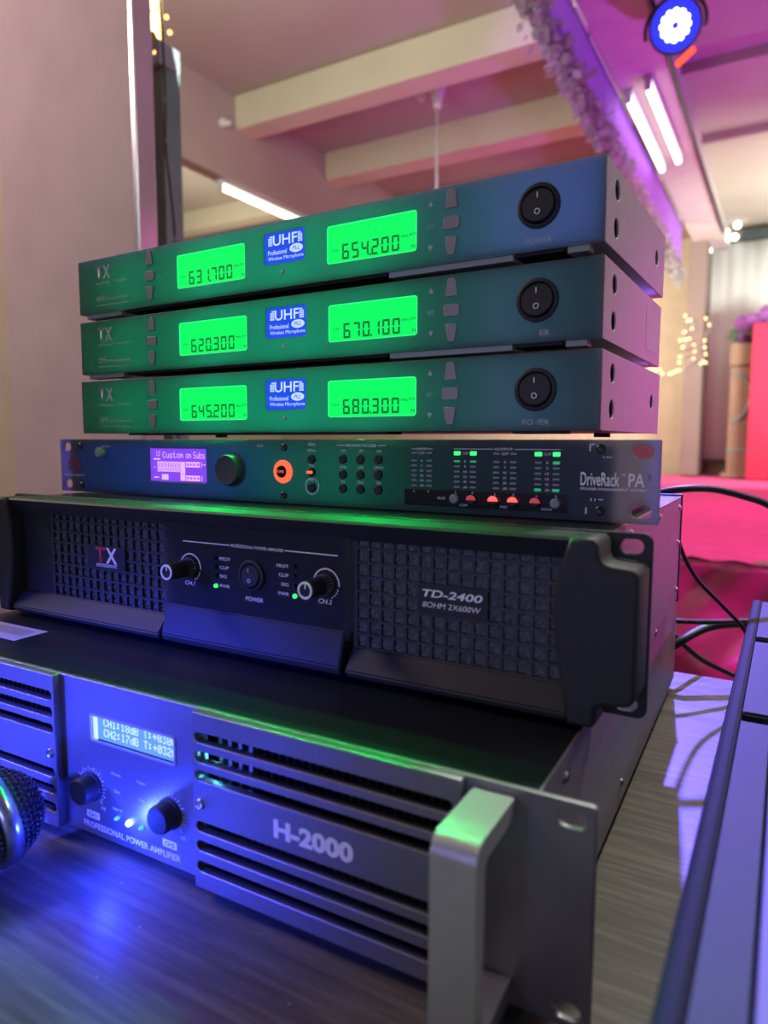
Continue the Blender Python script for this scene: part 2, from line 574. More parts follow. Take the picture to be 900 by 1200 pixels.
PIX = {'C': '01110 10001 10000 10000 10000 10001 01110', 'H': '10001 10001 10001 11111 10001 10001 10001',
       '1': '00100 01100 00100 00100 00100 00100 01110', '2': '01110 10001 00001 00110 01000 10000 11111',
       '3': '11111 00010 00100 00010 00001 10001 01110', '7': '11111 00001 00010 00100 01000 01000 01000',
       '8': '01110 10001 10001 01110 10001 10001 01110', '0': '01110 10001 10011 10101 11001 10001 01110',
       ':': '00000 01100 01100 00000 01100 01100 00000', 'd': '00001 00001 01101 10011 10001 10011 01101',
       'B': '11110 10001 10001 11110 10001 10001 11110', 'T': '11111 00100 00100 00100 00100 00100 00100',
       '+': '00000 00100 00100 11111 00100 00100 00000', 'u': '00000 00000 10001 10001 10001 10011 01101',
       's': '00000 00000 01110 10000 01110 00001 11110', 't': '01000 01000 11100 01000 01000 01001 00110',
       'o': '00000 00000 01110 10001 10001 10001 01110', 'm': '00000 00000 11010 10101 10101 10001 10001',
       'S': '01111 10000 10000 01110 00001 00001 11110', 'b': '10000 10000 10110 11001 10001 10001 11110',
       'U': '10001 10001 10001 10001 10001 10001 01110', ' ': '00000 ' * 6 + '00000'}


def pixel_rects(txt, x0, z0, px, pz):
    rects = []
    for i, c in enumerate(txt):
        rows = PIX[c].split()
        for r, row in enumerate(rows):
            for k, b in enumerate(row):
                if b == '1':
                    x = x0 + (i * 6 + k) * px
                    z = z0 + (6 - r) * pz
                    rects.append((x, x + px * 0.92, z, z + pz * 0.92))
    return rects


def poly_plate(name, pts, y0, y1, m, parent, bevel=0.0):
    return plate(name, [pts], y0, y1, m, parent, bevel)


def ellipse(cx, cz, rx, rz, n=28):
    return [(cx + rx * math.cos(2 * PI * i / n), cz + rz * math.sin(2 * PI * i / n)) for i in range(n)]


def rocker(parent, cx, cz, y, ro, ri, depth=1.6):
    """round rocker switch with I and O marks"""
    sw = lathe('rocker_switch', [(ro, 0), (ro, depth), (ro - 0.8, depth + 0.5), (ri + 0.8, depth + 0.5), (ri + 0.4, depth - 0.8), (ri + .4, 0)], (cx, y, cz), (0, -1, 0), 'black_plastic', parent)
    bm = bmesh.new()
    add_lathe(bm, [(ri, -1.0), (ri, depth + 0.4), (ri - 0.5, depth + 0.9)], (0, 0, 0), (0, -1, 0), 32)
    rk = bm_link('rocker', bm, 'black_plastic', sw, loc=(cx * S, y * S, cz * S), rot=(math.radians(-7), 0, 0))
    k = ri / 9.5
    marks = [plate_mesh([rrect(cx - 0.28 * k, cx + 0.28 * k, cz + 3.6 * k, cz + 6.8 * k, .1)], y - depth - 2.15, y - depth - 2.3),
             plate_mesh([circ(cx, cz - 3.6 * k, 1.7 * k), circ(cx, cz - 3.6 * k, 1.2 * k)], y - depth - 1.7, y - depth - 1.85)]
    me = join_meshes('switch_mark', marks, 'silver_print', sw)
    return sw


# ------------------------------------------------------------------ setting: table, floor, walls, ceiling, beams
TZ = -0.182
FZ = -0.93
STZ = -0.29
bm = bmesh.new()
add_box(bm, -1.6, 1.3, -0.75, 0.345, TZ - 0.03, TZ, 0.003, 2, 1.0)
table = thing('table', 'dark grey-brown wood-grain table carrying the stacked equipment', 'table', (0, 0, FZ))
o = bm_link('table_top', bm, 'table_wood', table)
o.location = (0, 0, -FZ)
for x in (-1.5, 1.2):
    for y in (-0.68, 0.27):
        bm = bmesh.new()
        add_box(bm, x - .03, x + .03, y - .03, y + .03, 0, TZ - FZ - 0.03, 0.003, 1, 1.0)
        bm_link('leg', bm, 'black_metal', table)

struct(box('floor', -6, 5, -3, 9, FZ - .1, FZ, 'plaster_tan', s=1.0))
# stage with carpet
stage = thing('stage', 'low stage covered in pinkish red carpet behind the table', 'stage', (0, 0, FZ))
bm = bmesh.new()
add_box(bm, -2.4, 4.5, 1.86, 7.72, 0, STZ - FZ - 0.012, 0, 1, 1.0)
bm_link('platform', bm, 'lectern_wood', stage)
bm = bmesh.new()
bmesh.ops.create_grid(bm, x_segments=120, y_segments=90, size=0.5)
for v in bm.verts:
    v.co.x = 1.05 + v.co.x * 6.9
    v.co.y = 4.785 + v.co.y * 5.87
    ed = max(0, 1 - (v.co.y - 1.85) / 0.1)
    v.co.z = STZ - FZ - 0.010 + 0.0008 * math.sin(v.co.x * 3.1 + v.co.y * 1.7) + ed * (0.006 * math.sin(v.co.x * 47) + .004 * math.sin(v.co.x * 91))
bm_link('carpet', bm, 'carpet_red', stage, smooth=True)

# satin skirt hung along the stage front, crumpled
bm = bmesh.new()
NX, NZ = 170, 50
vs = []
for i in range(NX + 1):
    for j in range(NZ + 1):
        x = -1.2 + 3.2 * i / NX
        t = j / NZ
        z = STZ - 0.006 - 0.62 * t
        f = 0.020 * math.sin(x * 21 + 5.5 * t + 1.5 * math.sin(x * 5)) * (0.25 + t) + 0.07 * math.sin(x * 8 - t * 11) * (t + .15) + 0.011 * math.sin(x * 37 + t * 21)
        sag = abs(math.sin(x * 6.5 + t * 5.0)) ** 3 * 0.03 * t
        y = 1.835 - 0.035 - 0.09 * t + f - sag
        y = min(y - .06, 1.845)
        vs.append(bm.verts.new((x, y, z)))
for i in range(NX):
    for j in range(NZ):
        a = i * (NZ + 1) + j
        bm.faces.new((vs[a], vs[a + 1], vs[a + NZ + 2], vs[a + NZ + 1]))
o = bm_link('stage_skirt', bm, 'satin_red', smooth=True)
sol = o.modifiers.new('thickness', 'SOLIDIFY')
sol.thickness = 0.003
tag(o, 'crumpled magenta red satin cloth hanging from the stage front edge', 'cloth')

# ceiling and walls
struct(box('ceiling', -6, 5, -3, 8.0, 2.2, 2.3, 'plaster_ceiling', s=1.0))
struct(box('wall_far', -6, 5, 7.85, 8.0, FZ, 2.2, 'plaster_tan', s=1.0))
struct(box('wall_left', -6.1, -6, -3, 8.0, FZ, 2.2, 'plaster_beam', s=1.0))
# crossbeams (left bays) and long beams
k = 1
for y0, y1 in ((3.14, 3.31), (4.13, 4.31), (5.2, 5.40), (6.3, 6.5)):
    struct(box('trim_%d' % k, -2.6, -0.40, y0, y1, 2.0, 2.2, 'plaster_beam', s=1.0))
    k += 1
for y0, y1 in ((4.13, 4.18), (5.2, 5.25)):
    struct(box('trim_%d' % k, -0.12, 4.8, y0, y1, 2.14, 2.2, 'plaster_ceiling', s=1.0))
    k += 1
for y0, y1 in ((4.6, 4.75), (6.2, 6.4)):
    struct(box('trim_%d' % k, -5.9, -2.70, y0, y1, 2.03, 2.2, 'plaster_beam', s=1.0))
    k += 1
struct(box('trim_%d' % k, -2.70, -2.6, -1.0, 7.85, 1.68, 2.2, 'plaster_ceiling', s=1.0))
k += 1
struct(box('trim_%d' % k, -0.40, -0.12, -1.0, 7.85, 2.0, 2.2, 'plaster_pillar', s=1.0, bev=0.008))
k += 1
struct(box('trim_%d' % k, -0.43, -0.26, 7.25, 7.85, STZ, 2.0, 'pillar_paint', s=1.0, bev=0.01))
k += 1
# thin edge bead under the first crossbeam
struct(box('trim_%d' % k, -2.6, -0.40, 3.44, 3.47, 2.165, 2.2, 'plaster_beam', s=1.0))
k += 1
# near left wall (end of a partition) with its metal corner strip
struct(box('wall_partition', -1.19, -0.712, 0.70, 0.745, FZ, 2.2, 'plaster_pillar', s=1.0, bev=0.004))
struct(box('wall_recess', -3.2, -1.19, 0.712, 0.745, FZ, 2.2, 'plaster_tan', s=1.0))
corner = box('corner_strip', -0.712, -0.698, 0.697, 0.75, FZ, 2.2, 'aluminium', s=1.0, bev=0.003)
tag(corner, 'bright aluminium edge strip down the side of the pinkish partition wall', 'trim strip')

# ------------------------------------------------------------------ hall fittings
# dark steel post behind the partition
post = thing('steel_post', 'dark green-grey steel post with bracket beside the partition edge', 'post', (-0.945, 1.0, FZ))
box('column', -.040, .040, -.03, .03, 0, 1.93, 'steel_dark', post, bev=0.003, s=1.0)
box('flange', -.016, .0, -.042, -.03, 0, 1.80, 'steel_bracket', post, bev=0.001, s=1.0)
bm = bmesh.new()
add_box(bm, -.045, .043, -.048, .03, 1.93, 1.99, 0.004, 2, 1.0)
add_cyl(bm, (.012, -.056, 1.965), (.012, -.048, 1.965), .010, n=12, s=1.0)
bm_link('bracket', bm, 'steel_bracket', post)
bm = bmesh.new()
add_cyl(bm, (-.01, 0, 1.99), (-.01, 0, 3.13), .016, n=16, s=1.0)
bm_link('pole', bm, 'brass_pole', post, smooth=True)

# two loose cables beside the post
c = tube('hanging_cable', [(-0.895, 0.955, 1.5), (-0.893, 0.955, 1.2), (-0.885, 0.955, 1.02), (-0.882, .955, 0.9), (-0.886, .955, 0.80), (-0.872, .955, .68), (-0.862, .955, .55), (-0.88, .955, .35), (-0.87, .96, 0.0)], 0.0030, 'cable_black')
tag(c, 'thin dark cable hanging loosely down beside the steel post', 'cable')
# fairy lights twined round the pole
sl = thing('string_lights', 'warm fairy lights twined around the brass pole above the steel post', 'string lights', (-0.955, 1.0, 1.06))
pts = []
for i in range(30):
    a = i * 1.15
    r = 0.026 + 0.014 * random.random()
    pts.append((r * math.cos(a) + (0.01 if i % 3 else -0.03), r * math.sin(a) - 0.01, -0.06 + i * 0.030))
w = tube('wire', pts, 0.0016, 'fairy_wire', sl, res=6)
for i in range(1, 30, 3):
    bm = bmesh.new()
    bmesh.ops.create_icosphere(bm, subdivisions=1, radius=0.0042)
    bm_link('bulb', bm, 'fairy_bulb_orange', sl, loc=pts[i])

for bx_, by_ in ((186, 35), (184, 10), (199, 38), (182, 62), (195, 20)):
    d_ = Vector(((bx_ - 450) / F_PX, -(by_ - 600) / F_PX, -1))
    d_ = Matrix.LocRotScale(None, cam.rotation_euler, None).to_3x3() @ d_
    c_ = Vector(cam.location) + d_ * ((0.955 - cam.location.y) / d_.y) - Vector((-0.955, 1.0, 1.06))
    bm = bmesh.new()
    bmesh.ops.create_icosphere(bm, subdivisions=1, radius=0.0062)
    bm_link('bulb', bm, 'fairy_bulb_orange', sl, loc=c_)
# small white fitting on the long beam
bm = bmesh.new()
add_lathe(bm, [(.03, 0), (.03, .012), (.018, .02), (.018, .06), (.012, .07)], (0, 0, 0), (1, 0, -0.3), 16, 1.0)
o = bm_link('lamp_holder', bm, 'white_plastic', loc=(-2.6, 3.02, 2.0), smooth=True)
tag(o, 'small white lamp holder on the side of the left long beam', 'lamp holder')

# hook, canopy and rod under the first crossbeam
rod = thing('ceiling_rod', 'thin pale hanging rod with white bell cover below the crossbeams', 'ceiling rod', (-1.42, 3.62, 2.2))
bm = bmesh.new()
add_lathe(bm, [(.045, -0.002), (.05, .03), (.042, .06), (.026, .12), (.024, .15)], (0, 0, 0), (0, 0, -1), 20, 1.0)
bm_link('bell_cover', bm, 'white_plastic', rod, smooth=True)
bm = bmesh.new()
add_cyl(bm, (0, 0, -.15), (0, 0, -0.95), .010, n=10, s=1.0)
bm_link('rod', bm, 'white_plastic', rod, smooth=True)
bm = bmesh.new()
add_lathe(bm, [(.03, 0), (.035, .05), (.02, .08)], (-.11, 0, 0), (0, 0, -1), 14, 1.0)
bm_link('junction_cap', bm, 'white_plastic', rod, smooth=True)


def tube_light(name, x, y0, y1, z, label, group=None, r=0.018, housing=True):
    t = thing(name, label, 'light', (x, (y0 + y1) / 2, z), 0, group)
    h = (y1 - y0) / 2
    bm = bmesh.new()
    add_cyl(bm, (0, -h, 0), (0, h, 0), r, n=14, s=1.0)
    bm_link('tube', bm, 'tube_white', t, smooth=True)
    bm = bmesh.new()
    add_box(bm, -.022, .022, -h - .02, h + .02, r + .004, r + .035, 0.002, 1, 1.0)
    bm_link('batten', bm, 'white_plastic', t)
    for sgn in (-1, 1):
        bm = bmesh.new()
        add_box(bm, -.016, .016, sgn * (h + .012) - .01, sgn * (h + .012) + .01, -.022, r + .01, 0.002, 1, 1.0)
        bm_link('end_cap', bm, 'white_plastic', t)
    return t


tube_light('tube_light', -0.345, 3.85, 5.0, 1.945, 'glowing fluorescent tube under the long beam, left of the pair', None)
tube_light('tube_light', -0.225, 3.75, 4.9, 1.945, 'glowing fluorescent tube under the long beam, right of the pair', None)
tube_light('tube_light', -2.65, 3.06, 4.2, 1.636, 'fluorescent tube glowing beyond the left beam, above the receivers', None)

# valance with garland along the long beam
bm = bmesh.new()
N = 90
vs = []
for i in range(N + 1):
    y = 1.6 + (6.6 - 1.6) * i / N
    zb = 1.74 - (y - 2.4) * 0.045
    for j in range(7):
        t = j / 6
        vs.append(bm.verts.new((-0.415 + 0.012 * math.sin(y * 30) * t, y, 2.0 + (zb - 2.0) * t)))
for i in range(N):
    for j in range(6):
        a = i * 7 + j
        bm.faces.new((vs[a], vs[a + 1], vs[a + 8], vs[a + 7]))
val = thing('valance', 'violet and pink cloth valance hanging along the long beam', 'valance', (-0.415, 4.1, 2.0))
o = bm_link('cloth', bm, 'valance_violet', val, loc=(0.415, -4.1, -2.0), smooth=True)
o.modifiers.new('thickness', 'SOLIDIFY').thickness = 0.002
bm = bmesh.new()
for a, b in ((1.6, 2.9), (2.95, 3.15), (3.2, 3.9)):
    add_box(bm, -0.408, -0.400, a, b, 1.985, 1.998, 0.001, 1, 1.0)
bm_link('white_edging', bm, 'white_plastic', val, loc=(0.415, -4.1, -2.0))
gar = thing('garland', 'dusty grey-pink leaf garland running along the lower edge of the valance', 'garland', (-0.42, 4.1, 1.66))
bm = bmesh.new()
for i in range(4200):
    y = 1.7 + 4.9 * random.random()
    zb = 1.74 - (y - 2.4) * 0.045
    c = Vector((-0.42 + random.gauss(0, .022), y, zb + random.gauss(0, .03) + .012 * math.sin(y * 21)))
    d = Vector((random.uniform(-1, 1), random.uniform(-1, 1), random.uniform(-1, .6))).normalized()
    u = d.orthogonal().normalized()
    L = random.uniform(.028, .058)
    W = L * .35
    p = [c, c + d * L * .5 + u * W, c + d * L, c + d * L * .5 - u * W]
    bm.faces.new([bm.verts.new(q - Vector((-0.42, 4.1, 1.66))) for q in p])
o = bm_link('foliage', bm, 'garland_leaf', gar)
o['kind'] = 'stuff'
tube('stem', [(0, -2.4, 0.19), (0, -1.2, .13), (0, 0, .01), (0, 1.2, -.05), (0, 2.4, -.1)], 0.006, 'garland_leaf', gar, res=6)

# cable along the right side of the beam
c = tube('beam_cable', [(-0.100, 1.5, 1.99), (-0.098, 3.0, 1.99), (-0.105, 4.5, 1.985), (-0.10, 6.0, 1.97), (-.11, 7.0, 1.99)], 0.011, 'cable_black')
tag(c, 'dark cable bundle running along the right edge of the long beam', 'cable')

# the blue par can
aim = (Vector(cam.location) + Vector((0.25, 0.0, -0.25)) - PAR).normalized()
q = aim.to_track_quat('Z', 'Y')
par = thing('par_can', 'blue glowing LED stage spotlight hanging from the long beam', 'stage light', PAR)
bm = bmesh.new()
add_lathe(bm, [(.085, -.17), (.098, -.15), (.105, -.02), (.110, 0), (.110, .012), (.100, .012), (.098, .0)], (0, 0, 0), (0, 0, 1), 32, 1.0)
o = bm_link('housing', bm, 'black_plastic', par, smooth=True)
o.rotation_euler = q.to_euler()
bm = bmesh.new()
add_lathe(bm, [(.098, -.002), (.098, .002)], (0, 0, 0), (0, 0, 1), 32, 1.0)
lens = bm_link('lens', bm, 'par_lens', par)
lens.rotation_euler = q.to_euler()
for rr, nn in ((0.026, 6), (0.052, 12)):
    for i in range(nn):
        a = 2 * PI * i / nn
        bm = bmesh.new()
        add_lathe(bm, [(.011, 0), (.011, .004), (.006, .007)], (0, 0, 0), (0, 0, 1), 12, 1.0)
        e = bm_link('diode', bm, 'par_led', par)
        e.rotation_euler = q.to_euler()
        e.location = q @ Vector((rr * math.cos(a), rr * math.sin(a), .003))
bm = bmesh.new()
pts = arc_pts(0, 0, .125, -15, 195, 18)
for (x0, z0), (x1, z1) in zip(pts[:-1], pts[1:]):
    add_cyl(bm, (x0, 0, z0), (x1, 0, z1), .008, n=8, s=1.0)
add_cyl(bm, (0, 0, .12), (0, 0, .155), .02, n=12, s=1.0)
bm_link('yoke', bm, 'black_metal', par)
disp = box('display', -.05, .05, -.006, .006, -.012, .012, 'par_red', par, s=1.0)
disp.location = q @ Vector((0.055, -0.125, -0.03))
disp.rotation_euler = (0.3, -0.75, 0.5)

# far wall: fairy lights, white curtain, rail, floodlight, lectern, flowers, red panel
cur = thing('curtain', 'tall off-white curtain hanging beside the pillar at the back of the stage', 'curtain', (-0.1, 7.7, STZ))
bm = bmesh.new()
N = 60
ra = []
for i in range(N + 1):
    x = -0.17 + 1.1 * i / N
    y = 0.004 * math.sin(i * .9) + .006 * math.sin(i * .37)
    ra.append((bm.verts.new((x, y, .16)), bm.verts.new((x, y, 2.34))))
for a, b in zip(ra[:-1], ra[1:]):
    bm.faces.new((a[0], b[0], b[1], a[1]))
o = bm_link('cloth', bm, 'curtain_white', cur, smooth=True)
o.modifiers.new('thickness', 'SOLIDIFY').thickness = 0.006
box('hem_bar', -.15, .27, -.035, .0, .13, .155, 'rail_dark', cur, s=1.0)
rail = box('curtain_rail', 0.0, 2.2, 7.60, 7.66, 2.06, 2.14, 'rail_dark', s=1.0, bev=.005)
tag(rail, 'dark curtain rail along the top of the white stage curtain', 'rail')
fl = thing('floodlight', 'white glaring floodlight at the left end of the dark curtain rail', 'floodlight', (-0.19, 7.5, 2.08))
box('body', -.10, .10, -.02, .06, -.07, .07, 'white_plastic', fl, s=1.0, bev=.008)
box('lamp_face', -.085, .085, -.03, -.02, -.055, .055, 'flood_white', fl, s=1.0, bev=.003)
for dx, dz in ((-.05, .11), (.16, .09), (.14, -.02), (-.09, -.12)):
    bm = bmesh.new()
    bmesh.ops.create_icosphere(bm, subdivisions=2, radius=0.032)
    bm_link('bulb', bm, 'flood_white', fl, loc=(dx, 0, dz), smooth=True)

lect = thing('lectern', 'brown wooden lectern with curved trim at the back of the stage', 'lectern', (0.12, 7.1, STZ))
box('column', -.11, .12, -.10, .12, 0.04, 1.05, 'lectern_wood', lect, s=1.0, bev=.01)
box('base', -.15, .17, -.14, .15, 0, .05, 'lectern_wood', lect, s=1.0, bev=.006)
box('top', -.12, .16, -.13, .15, 1.05, 1.25, 'lectern_wood', lect, s=1.0, bev=.006)
tube('curved_trim', [(-.10, -.108, .98), (.02, -.108, .93), (.07, -.108, .78), (.02, -.108, .60), (-.08, -.108, .52)], .010, 'steel_dark', lect, res=8)
box('moulding', -.115, .125, -.108, -.1, .26, .28, 'steel_dark', lect, s=1.0)
rp = box('red_panel', 0.19, 1.5, 6.76, 6.82, STZ, 1.10, 'red_velvet', s=1.0, bev=.01)
tag(rp, 'bright crimson red covered panel at the right edge of the stage', 'panel')
fw = thing('flower_arrangement', 'purple flower arrangement on top of the brown lectern', 'flowers', (0.17, 7.10, 1.00))
for i in range(34):
    bm = bmesh.new()
    bmesh.ops.create_icosphere(bm, subdivisions=2, radius=0.07)
    sd = random.random() * 9
    for v in bm.verts:
        v.co *= 1 + .28 * math.sin(v.co.x * 95 + sd) * math.cos(v.co.y * 80 + sd) * math.sin(v.co.z * 90 + 1)
    bm_link('bloom', bm, 'petal_violet', fw, loc=(-.10 + .6 * random.random(), random.uniform(-.08, .08), .04 + .19 * random.random()), smooth=False)
bm = bmesh.new()
for i in range(60):
    a = random.random() * 6.28
    c = Vector((-.14 + .5 * random.random(), random.uniform(-.15, .1), .03 + .1 * random.random()))
    d = Vector((math.cos(a), math.sin(a) * .4, -.5)).normalized() * .1
    u = d.orthogonal().normalized() * .02
    bm.faces.new([bm.verts.new(p) for p in (c, c + d * .5 + u, c + d, c + d * .5 - u)])
bm_link('leaves', bm, 'leaf_green', fw)['kind'] = 'stuff'

# fairy lights on the pillar: the bulbs seen in the photo, at the pillar face
FB = [(803, 370), (806, 376), (809, 375), (811, 385), (802, 389), (797, 399), (803, 398), (808, 397), (800, 407), (813, 404), (814, 412), (797, 418), (796, 425), (813, 420),
      (796, 434), (792, 435), (788, 437), (785, 438), (776, 438), (773, 433), (762, 433), (768, 434), (827, 373), (831, 381), (826, 399), (826, 407), (827, 415), (821, 426), (824, 424), (827, 425)]
MW = cam.matrix_basis.to_3x3() if False else Matrix.LocRotScale(None, cam.rotation_euler, None).to_3x3()


def at_y(x, y, Y):
    """point of the hall at depth plane Y that the photo shows at pixel x, y"""
    d = MW @ Vector(((x - 450) / F_PX, -(y - 600) / F_PX, -1))
    return Vector(cam.location) + d * ((Y - cam.location.y) / d.y)


sl2 = thing('string_lights', 'warm yellow fairy lights looped over the far pillar beside the white curtain', 'string lights', (-0.4, 7.2, 0.9))
pp = [at_y(x, y, 7.21) - Vector((-0.4, 7.2, 0.9)) for x, y in FB]
order = pp[:22]
tube('wire', order, .004, 'fairy_wire', sl2, res=5)
tube('wire', pp[22:], .004, 'fairy_wire', sl2, res=5)
for i, c in enumerate(pp):
    bm = bmesh.new()
    bmesh.ops.create_icosphere(bm, subdivisions=1, radius=0.011)
    bm_link('bulb', bm, 'fairy_bulb' if i not in (9, 10, 13, 3) else 'fairy_bulb_orange', sl2, loc=c)

# ------------------------------------------------------------------ the three wireless receivers
RW, RH, RD = 435.6, 43.3, 172.0


def make_receiver(label, loc, yaw, f1, f2, power_txt, sticker=False, glints=True):
    t = thing('wireless_receiver', label, 'receiver', loc, yaw, 'stacked wireless receivers')
    win1 = rrect(117.5, 185.9, 9.2, 33.8, 2.0)
    win2 = rrect(257.0, 323.8, 9.6, 33.7, 2.0)
    badge_w = rrect(203.4, 238.7, 15.6, 36.6, 1.8)
    swc = circ(400, 22.8, 10.6)
    plate('front_panel', [rrect(0, RW, 0, RH, 0.8, 2), win1, win2, badge_w, swc], 0, 2.4, 'fascia', t, bevel=0.25)
    # folded steel case: top, bottom, sides, rear
    box('top_cover', 1, RW - 1.2, 2.4, RD, RH - 1.2, RH - .3, 'black_metal', t)
    b = box('bottom_plate', 1, RW - 1.2, 2.4, RD, .3, 1.2, 'galv_metal', t)
    for x0, x1 in ((52, 300), (385, 413)):
        box('foot_strip', x0, x1, 5, 24, -1.6, .3, 'black_rubber', b)
    for x, y in ((20, 145), (RW - 34, 145)):
        bm = bmesh.new()
        add_cyl(bm, (x, y, .3), (x, y, -2.6), 6, n=16)
        bm_link('foot', bm, 'black_rubber', b)
    box('rear_panel', 1, RW - 1, RD - 1, RD, 1, RH - 1, 'black_metal', t)
    # sides: plate outlines lie in (y, z), turned to face +X / -X
    holes = [circ(25.5, 32.3, 5.4), circ(25.5, 12.2, 5.4), circ(143, 22, 5.2)]
    for sx, nm in ((RW, 'side_panel'), (0.0, 'side_panel')):
        me = plate_mesh([rrect(2.4, RD, 0, RH, .5, 2)] + holes, 0, 1.2, bevel=.2)
        if sx > 0:
            me.transform(Matrix.Translation((sx * S, 0, 0)) @ Matrix.Rotation(PI / 2, 4, 'Z'))
        else:
            me.transform(Matrix.Translation((1.2 * S, 0, 0)) @ Matrix.Rotation(PI / 2, 4, 'Z'))
        sp = link(nm, me, 'side_metal', t)
        if sx > 0:
            box('hole_backing', RW - 4.5, RW - 4, 8, 155, 3, 40, 'hole_violet', sp)
            for (y, z) in ((26.5, 28.5), (26.5, 8.6), (143.5, 18.2)):
                lathe('screw', [(2.3, 0), (2.3, 1.6), (1.2, 2.6)], (RW - 4, y, z), (1, 0, 0), 'screw_metal', sp, n=14)
            if sticker:
                st = box('sticker', RW - .02, RW + .12, 118, 166, 8, 34, 'sticker_dim', sp)
                st['label'] = 'pale rectangular seal sticker'
    # displays
    for (x0, x1, z0, z1), f in (((117.5, 185.9, 9.2, 33.8), f1), ((257.0, 323.8, 9.6, 33.7), f2)):
        d = plate('display', [rrect(x0 + .2, x1 - .2, z0 + .2, z1 - .2, 1.8)], .9, 1.5, 'lcd_green', t)
        fr = plate('display_frame', [rrect(x0, x1, z0, z1, 2.0), rrect(x0 + .7, x1 - .7, z0 + .7, z1 - .7, 1.4)], .3, 1.2, 'lcd_green_edge', d)
        w = x1 - x0
        digs = [seg_digits(f, x0 + w * .175, x1 - w * .185, z0 + 2.0, z0 + 11.6, .85)]
        digs += [text_mesh('MHz', x1 - w * .165, x1 - w * .09, z0 + 9.2, z0 + 10.8, .95), text_mesh('MUTE', x1 - w * .08, x1 - w * .015, z0 + 9.6, z0 + 11.2, .95),
                 text_mesh('CH', x0 + w * .05, x0 + w * .12, z0 + 7.6, z0 + 9.0, .95), text_mesh('N', x1 - w * .055, x1 - w * .02, z0 + 2.2, z0 + 4.4, .95)]
        join_meshes('digits', digs, 'lcd_digit', d)
    bd = plate('badge', [rrect(203.6, 238.5, 15.8, 36.4, 1.6)], .5, 1.4, 'badge_blue', t, bevel=.1)
    bars = []
    for side in (0, 1):
        x = 207.3 if side == 0 else 233.0
        for c_ in range(3):
            for r_ in range(5):
                if (c_ == 0 and side == 0 and r_ > 3) or (c_ == 2 and side == 1 and r_ > 3):
                    continue
                bars.append((x + c_ * 1.3, x + c_ * 1.3 + 1.0, 28.0 + r_ * 1.35, 28.0 + r_ * 1.35 + 1.0))
    mm = [text_mesh('UHF', 211.4, 232.4, 27.6, 34.6, .5, bold=.012), bars_mesh(bars, .5),
          text_mesh('Professional', 207.0, 223.5, 21.8, 25.0, .5, bold=.004), text_mesh('Wireless Microphone', 207.0, 237.6, 17.4, 20.6, .5, bold=.0),
          plate_mesh([ellipse(231.5, 24.2, 5.6, 2.8)], .5, .38)]
    join_meshes('badge_print', mm, 'badge_white', bd)
    letters('badge_word', [('PLL', 228.3, 234.8, 22.9, 25.6, .2, .01, .3)], 'badge_blue', bd)
    lathe('sensor', [(1.6, 0), (1.6, .5), (1.0, .9)], (220.3, 0, 9.4), (0, -1, 0), 'dim_print', t, n=16)
    # keys
    for cx in (88.2, 347.3):
        plate('key', [[(cx - 4.2, 30.4), (cx + 4.2, 30.4), (cx + 2.6, 40.2), (cx + 1.8, 40.9), (cx - 1.8, 40.9), (cx - 2.6, 40.2)]], -1.2, .2, 'key_grey', t, bevel=.35)
        plate('key', [rrect(cx - 5.4, cx + 5.4, 18.6, 25.8, 1.6)], -1.2, .2, 'key_grey', t, bevel=.35)
        plate('key', [[(cx - 4.0, 14.4), (cx + 4.0, 14.4), (cx + 2.4, 4.6), (cx + 1.6, 3.8), (cx - 1.6, 3.8), (cx - 2.4, 4.6)][::-1]], -1.2, .2, 'key_grey', t, bevel=.35)
    if glints:
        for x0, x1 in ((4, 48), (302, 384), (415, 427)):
            box('glint_strip', x0, x1, 4, 13, -3.2, .3, 'glint_grey', t, bev=.4)  # pale strips added to imitate reflections on the case underside
    rocker(t, 400, 22.8, 0, 12.0, 9.2)
    pr = [plate_mesh([[(331.6, 33.6), (335.0, 33.6), (333.3, 36.8)]], -.1, 0), plate_mesh([[(331.6, 11.2), (333.3, 8.0), (335.0, 11.2)]], -.1, 0),
          text_mesh('SET', 330.8, 335.6, 21.0, 23.4, 0)]
    if power_txt:
        for s_, a, b_ in power_txt:
            pr.append(text_mesh(s_, a, b_, 3.2, 6.4, 0))
    join_meshes('lettering', pr, 'dim_print', t)
    letters('faint_lettering', [('PROFESSIONAL', 22.6, 40.5, 22.2, 24.2, 0), ('TX-200', 45, 60, 22.6, 24.4, 0),
                                ('UHF', 22.5, 33.0, 9.2, 13.4, 0), ('Professional', 34.5, 61, 9.2, 11.6, 0), ('Wireless Microphone', 22.5, 61.0, 4.4, 6.6, 0),
                                ('-', 106, 108.4, 22, 22.6, 0)], 'dim_print', t)
    letters('brand_letter', [('X', 31.5, 40.5, 26.4, 37.2, 0, .03)], 'dim_print', t)
    letters('brand_letter', [('T', 22.6, 30.5, 26.4, 37.2, 0, .03)], 'faint_print', t)
    return t


# positions fitted to the photograph
R1P, R1A = (0.0136, 0.0145, 0.1477), -0.0189
R2P, R2A = (0.0133, 0.0145, 0.0980), -0.0126
R3P, R3A = (0.0144, 0.0125, 0.0487), -0.0149
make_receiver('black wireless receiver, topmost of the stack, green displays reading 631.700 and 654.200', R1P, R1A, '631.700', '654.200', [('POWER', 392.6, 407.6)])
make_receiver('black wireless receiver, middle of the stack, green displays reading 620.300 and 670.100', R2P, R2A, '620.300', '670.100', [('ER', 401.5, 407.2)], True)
make_receiver('black wireless receiver, lowest of the three, green displays reading 645.200 and 680.300', R3P, R3A, '645.200', '680.300', [('PO', 392.6, 398.6), ('/ER', 401.0, 408.0)], False, False)


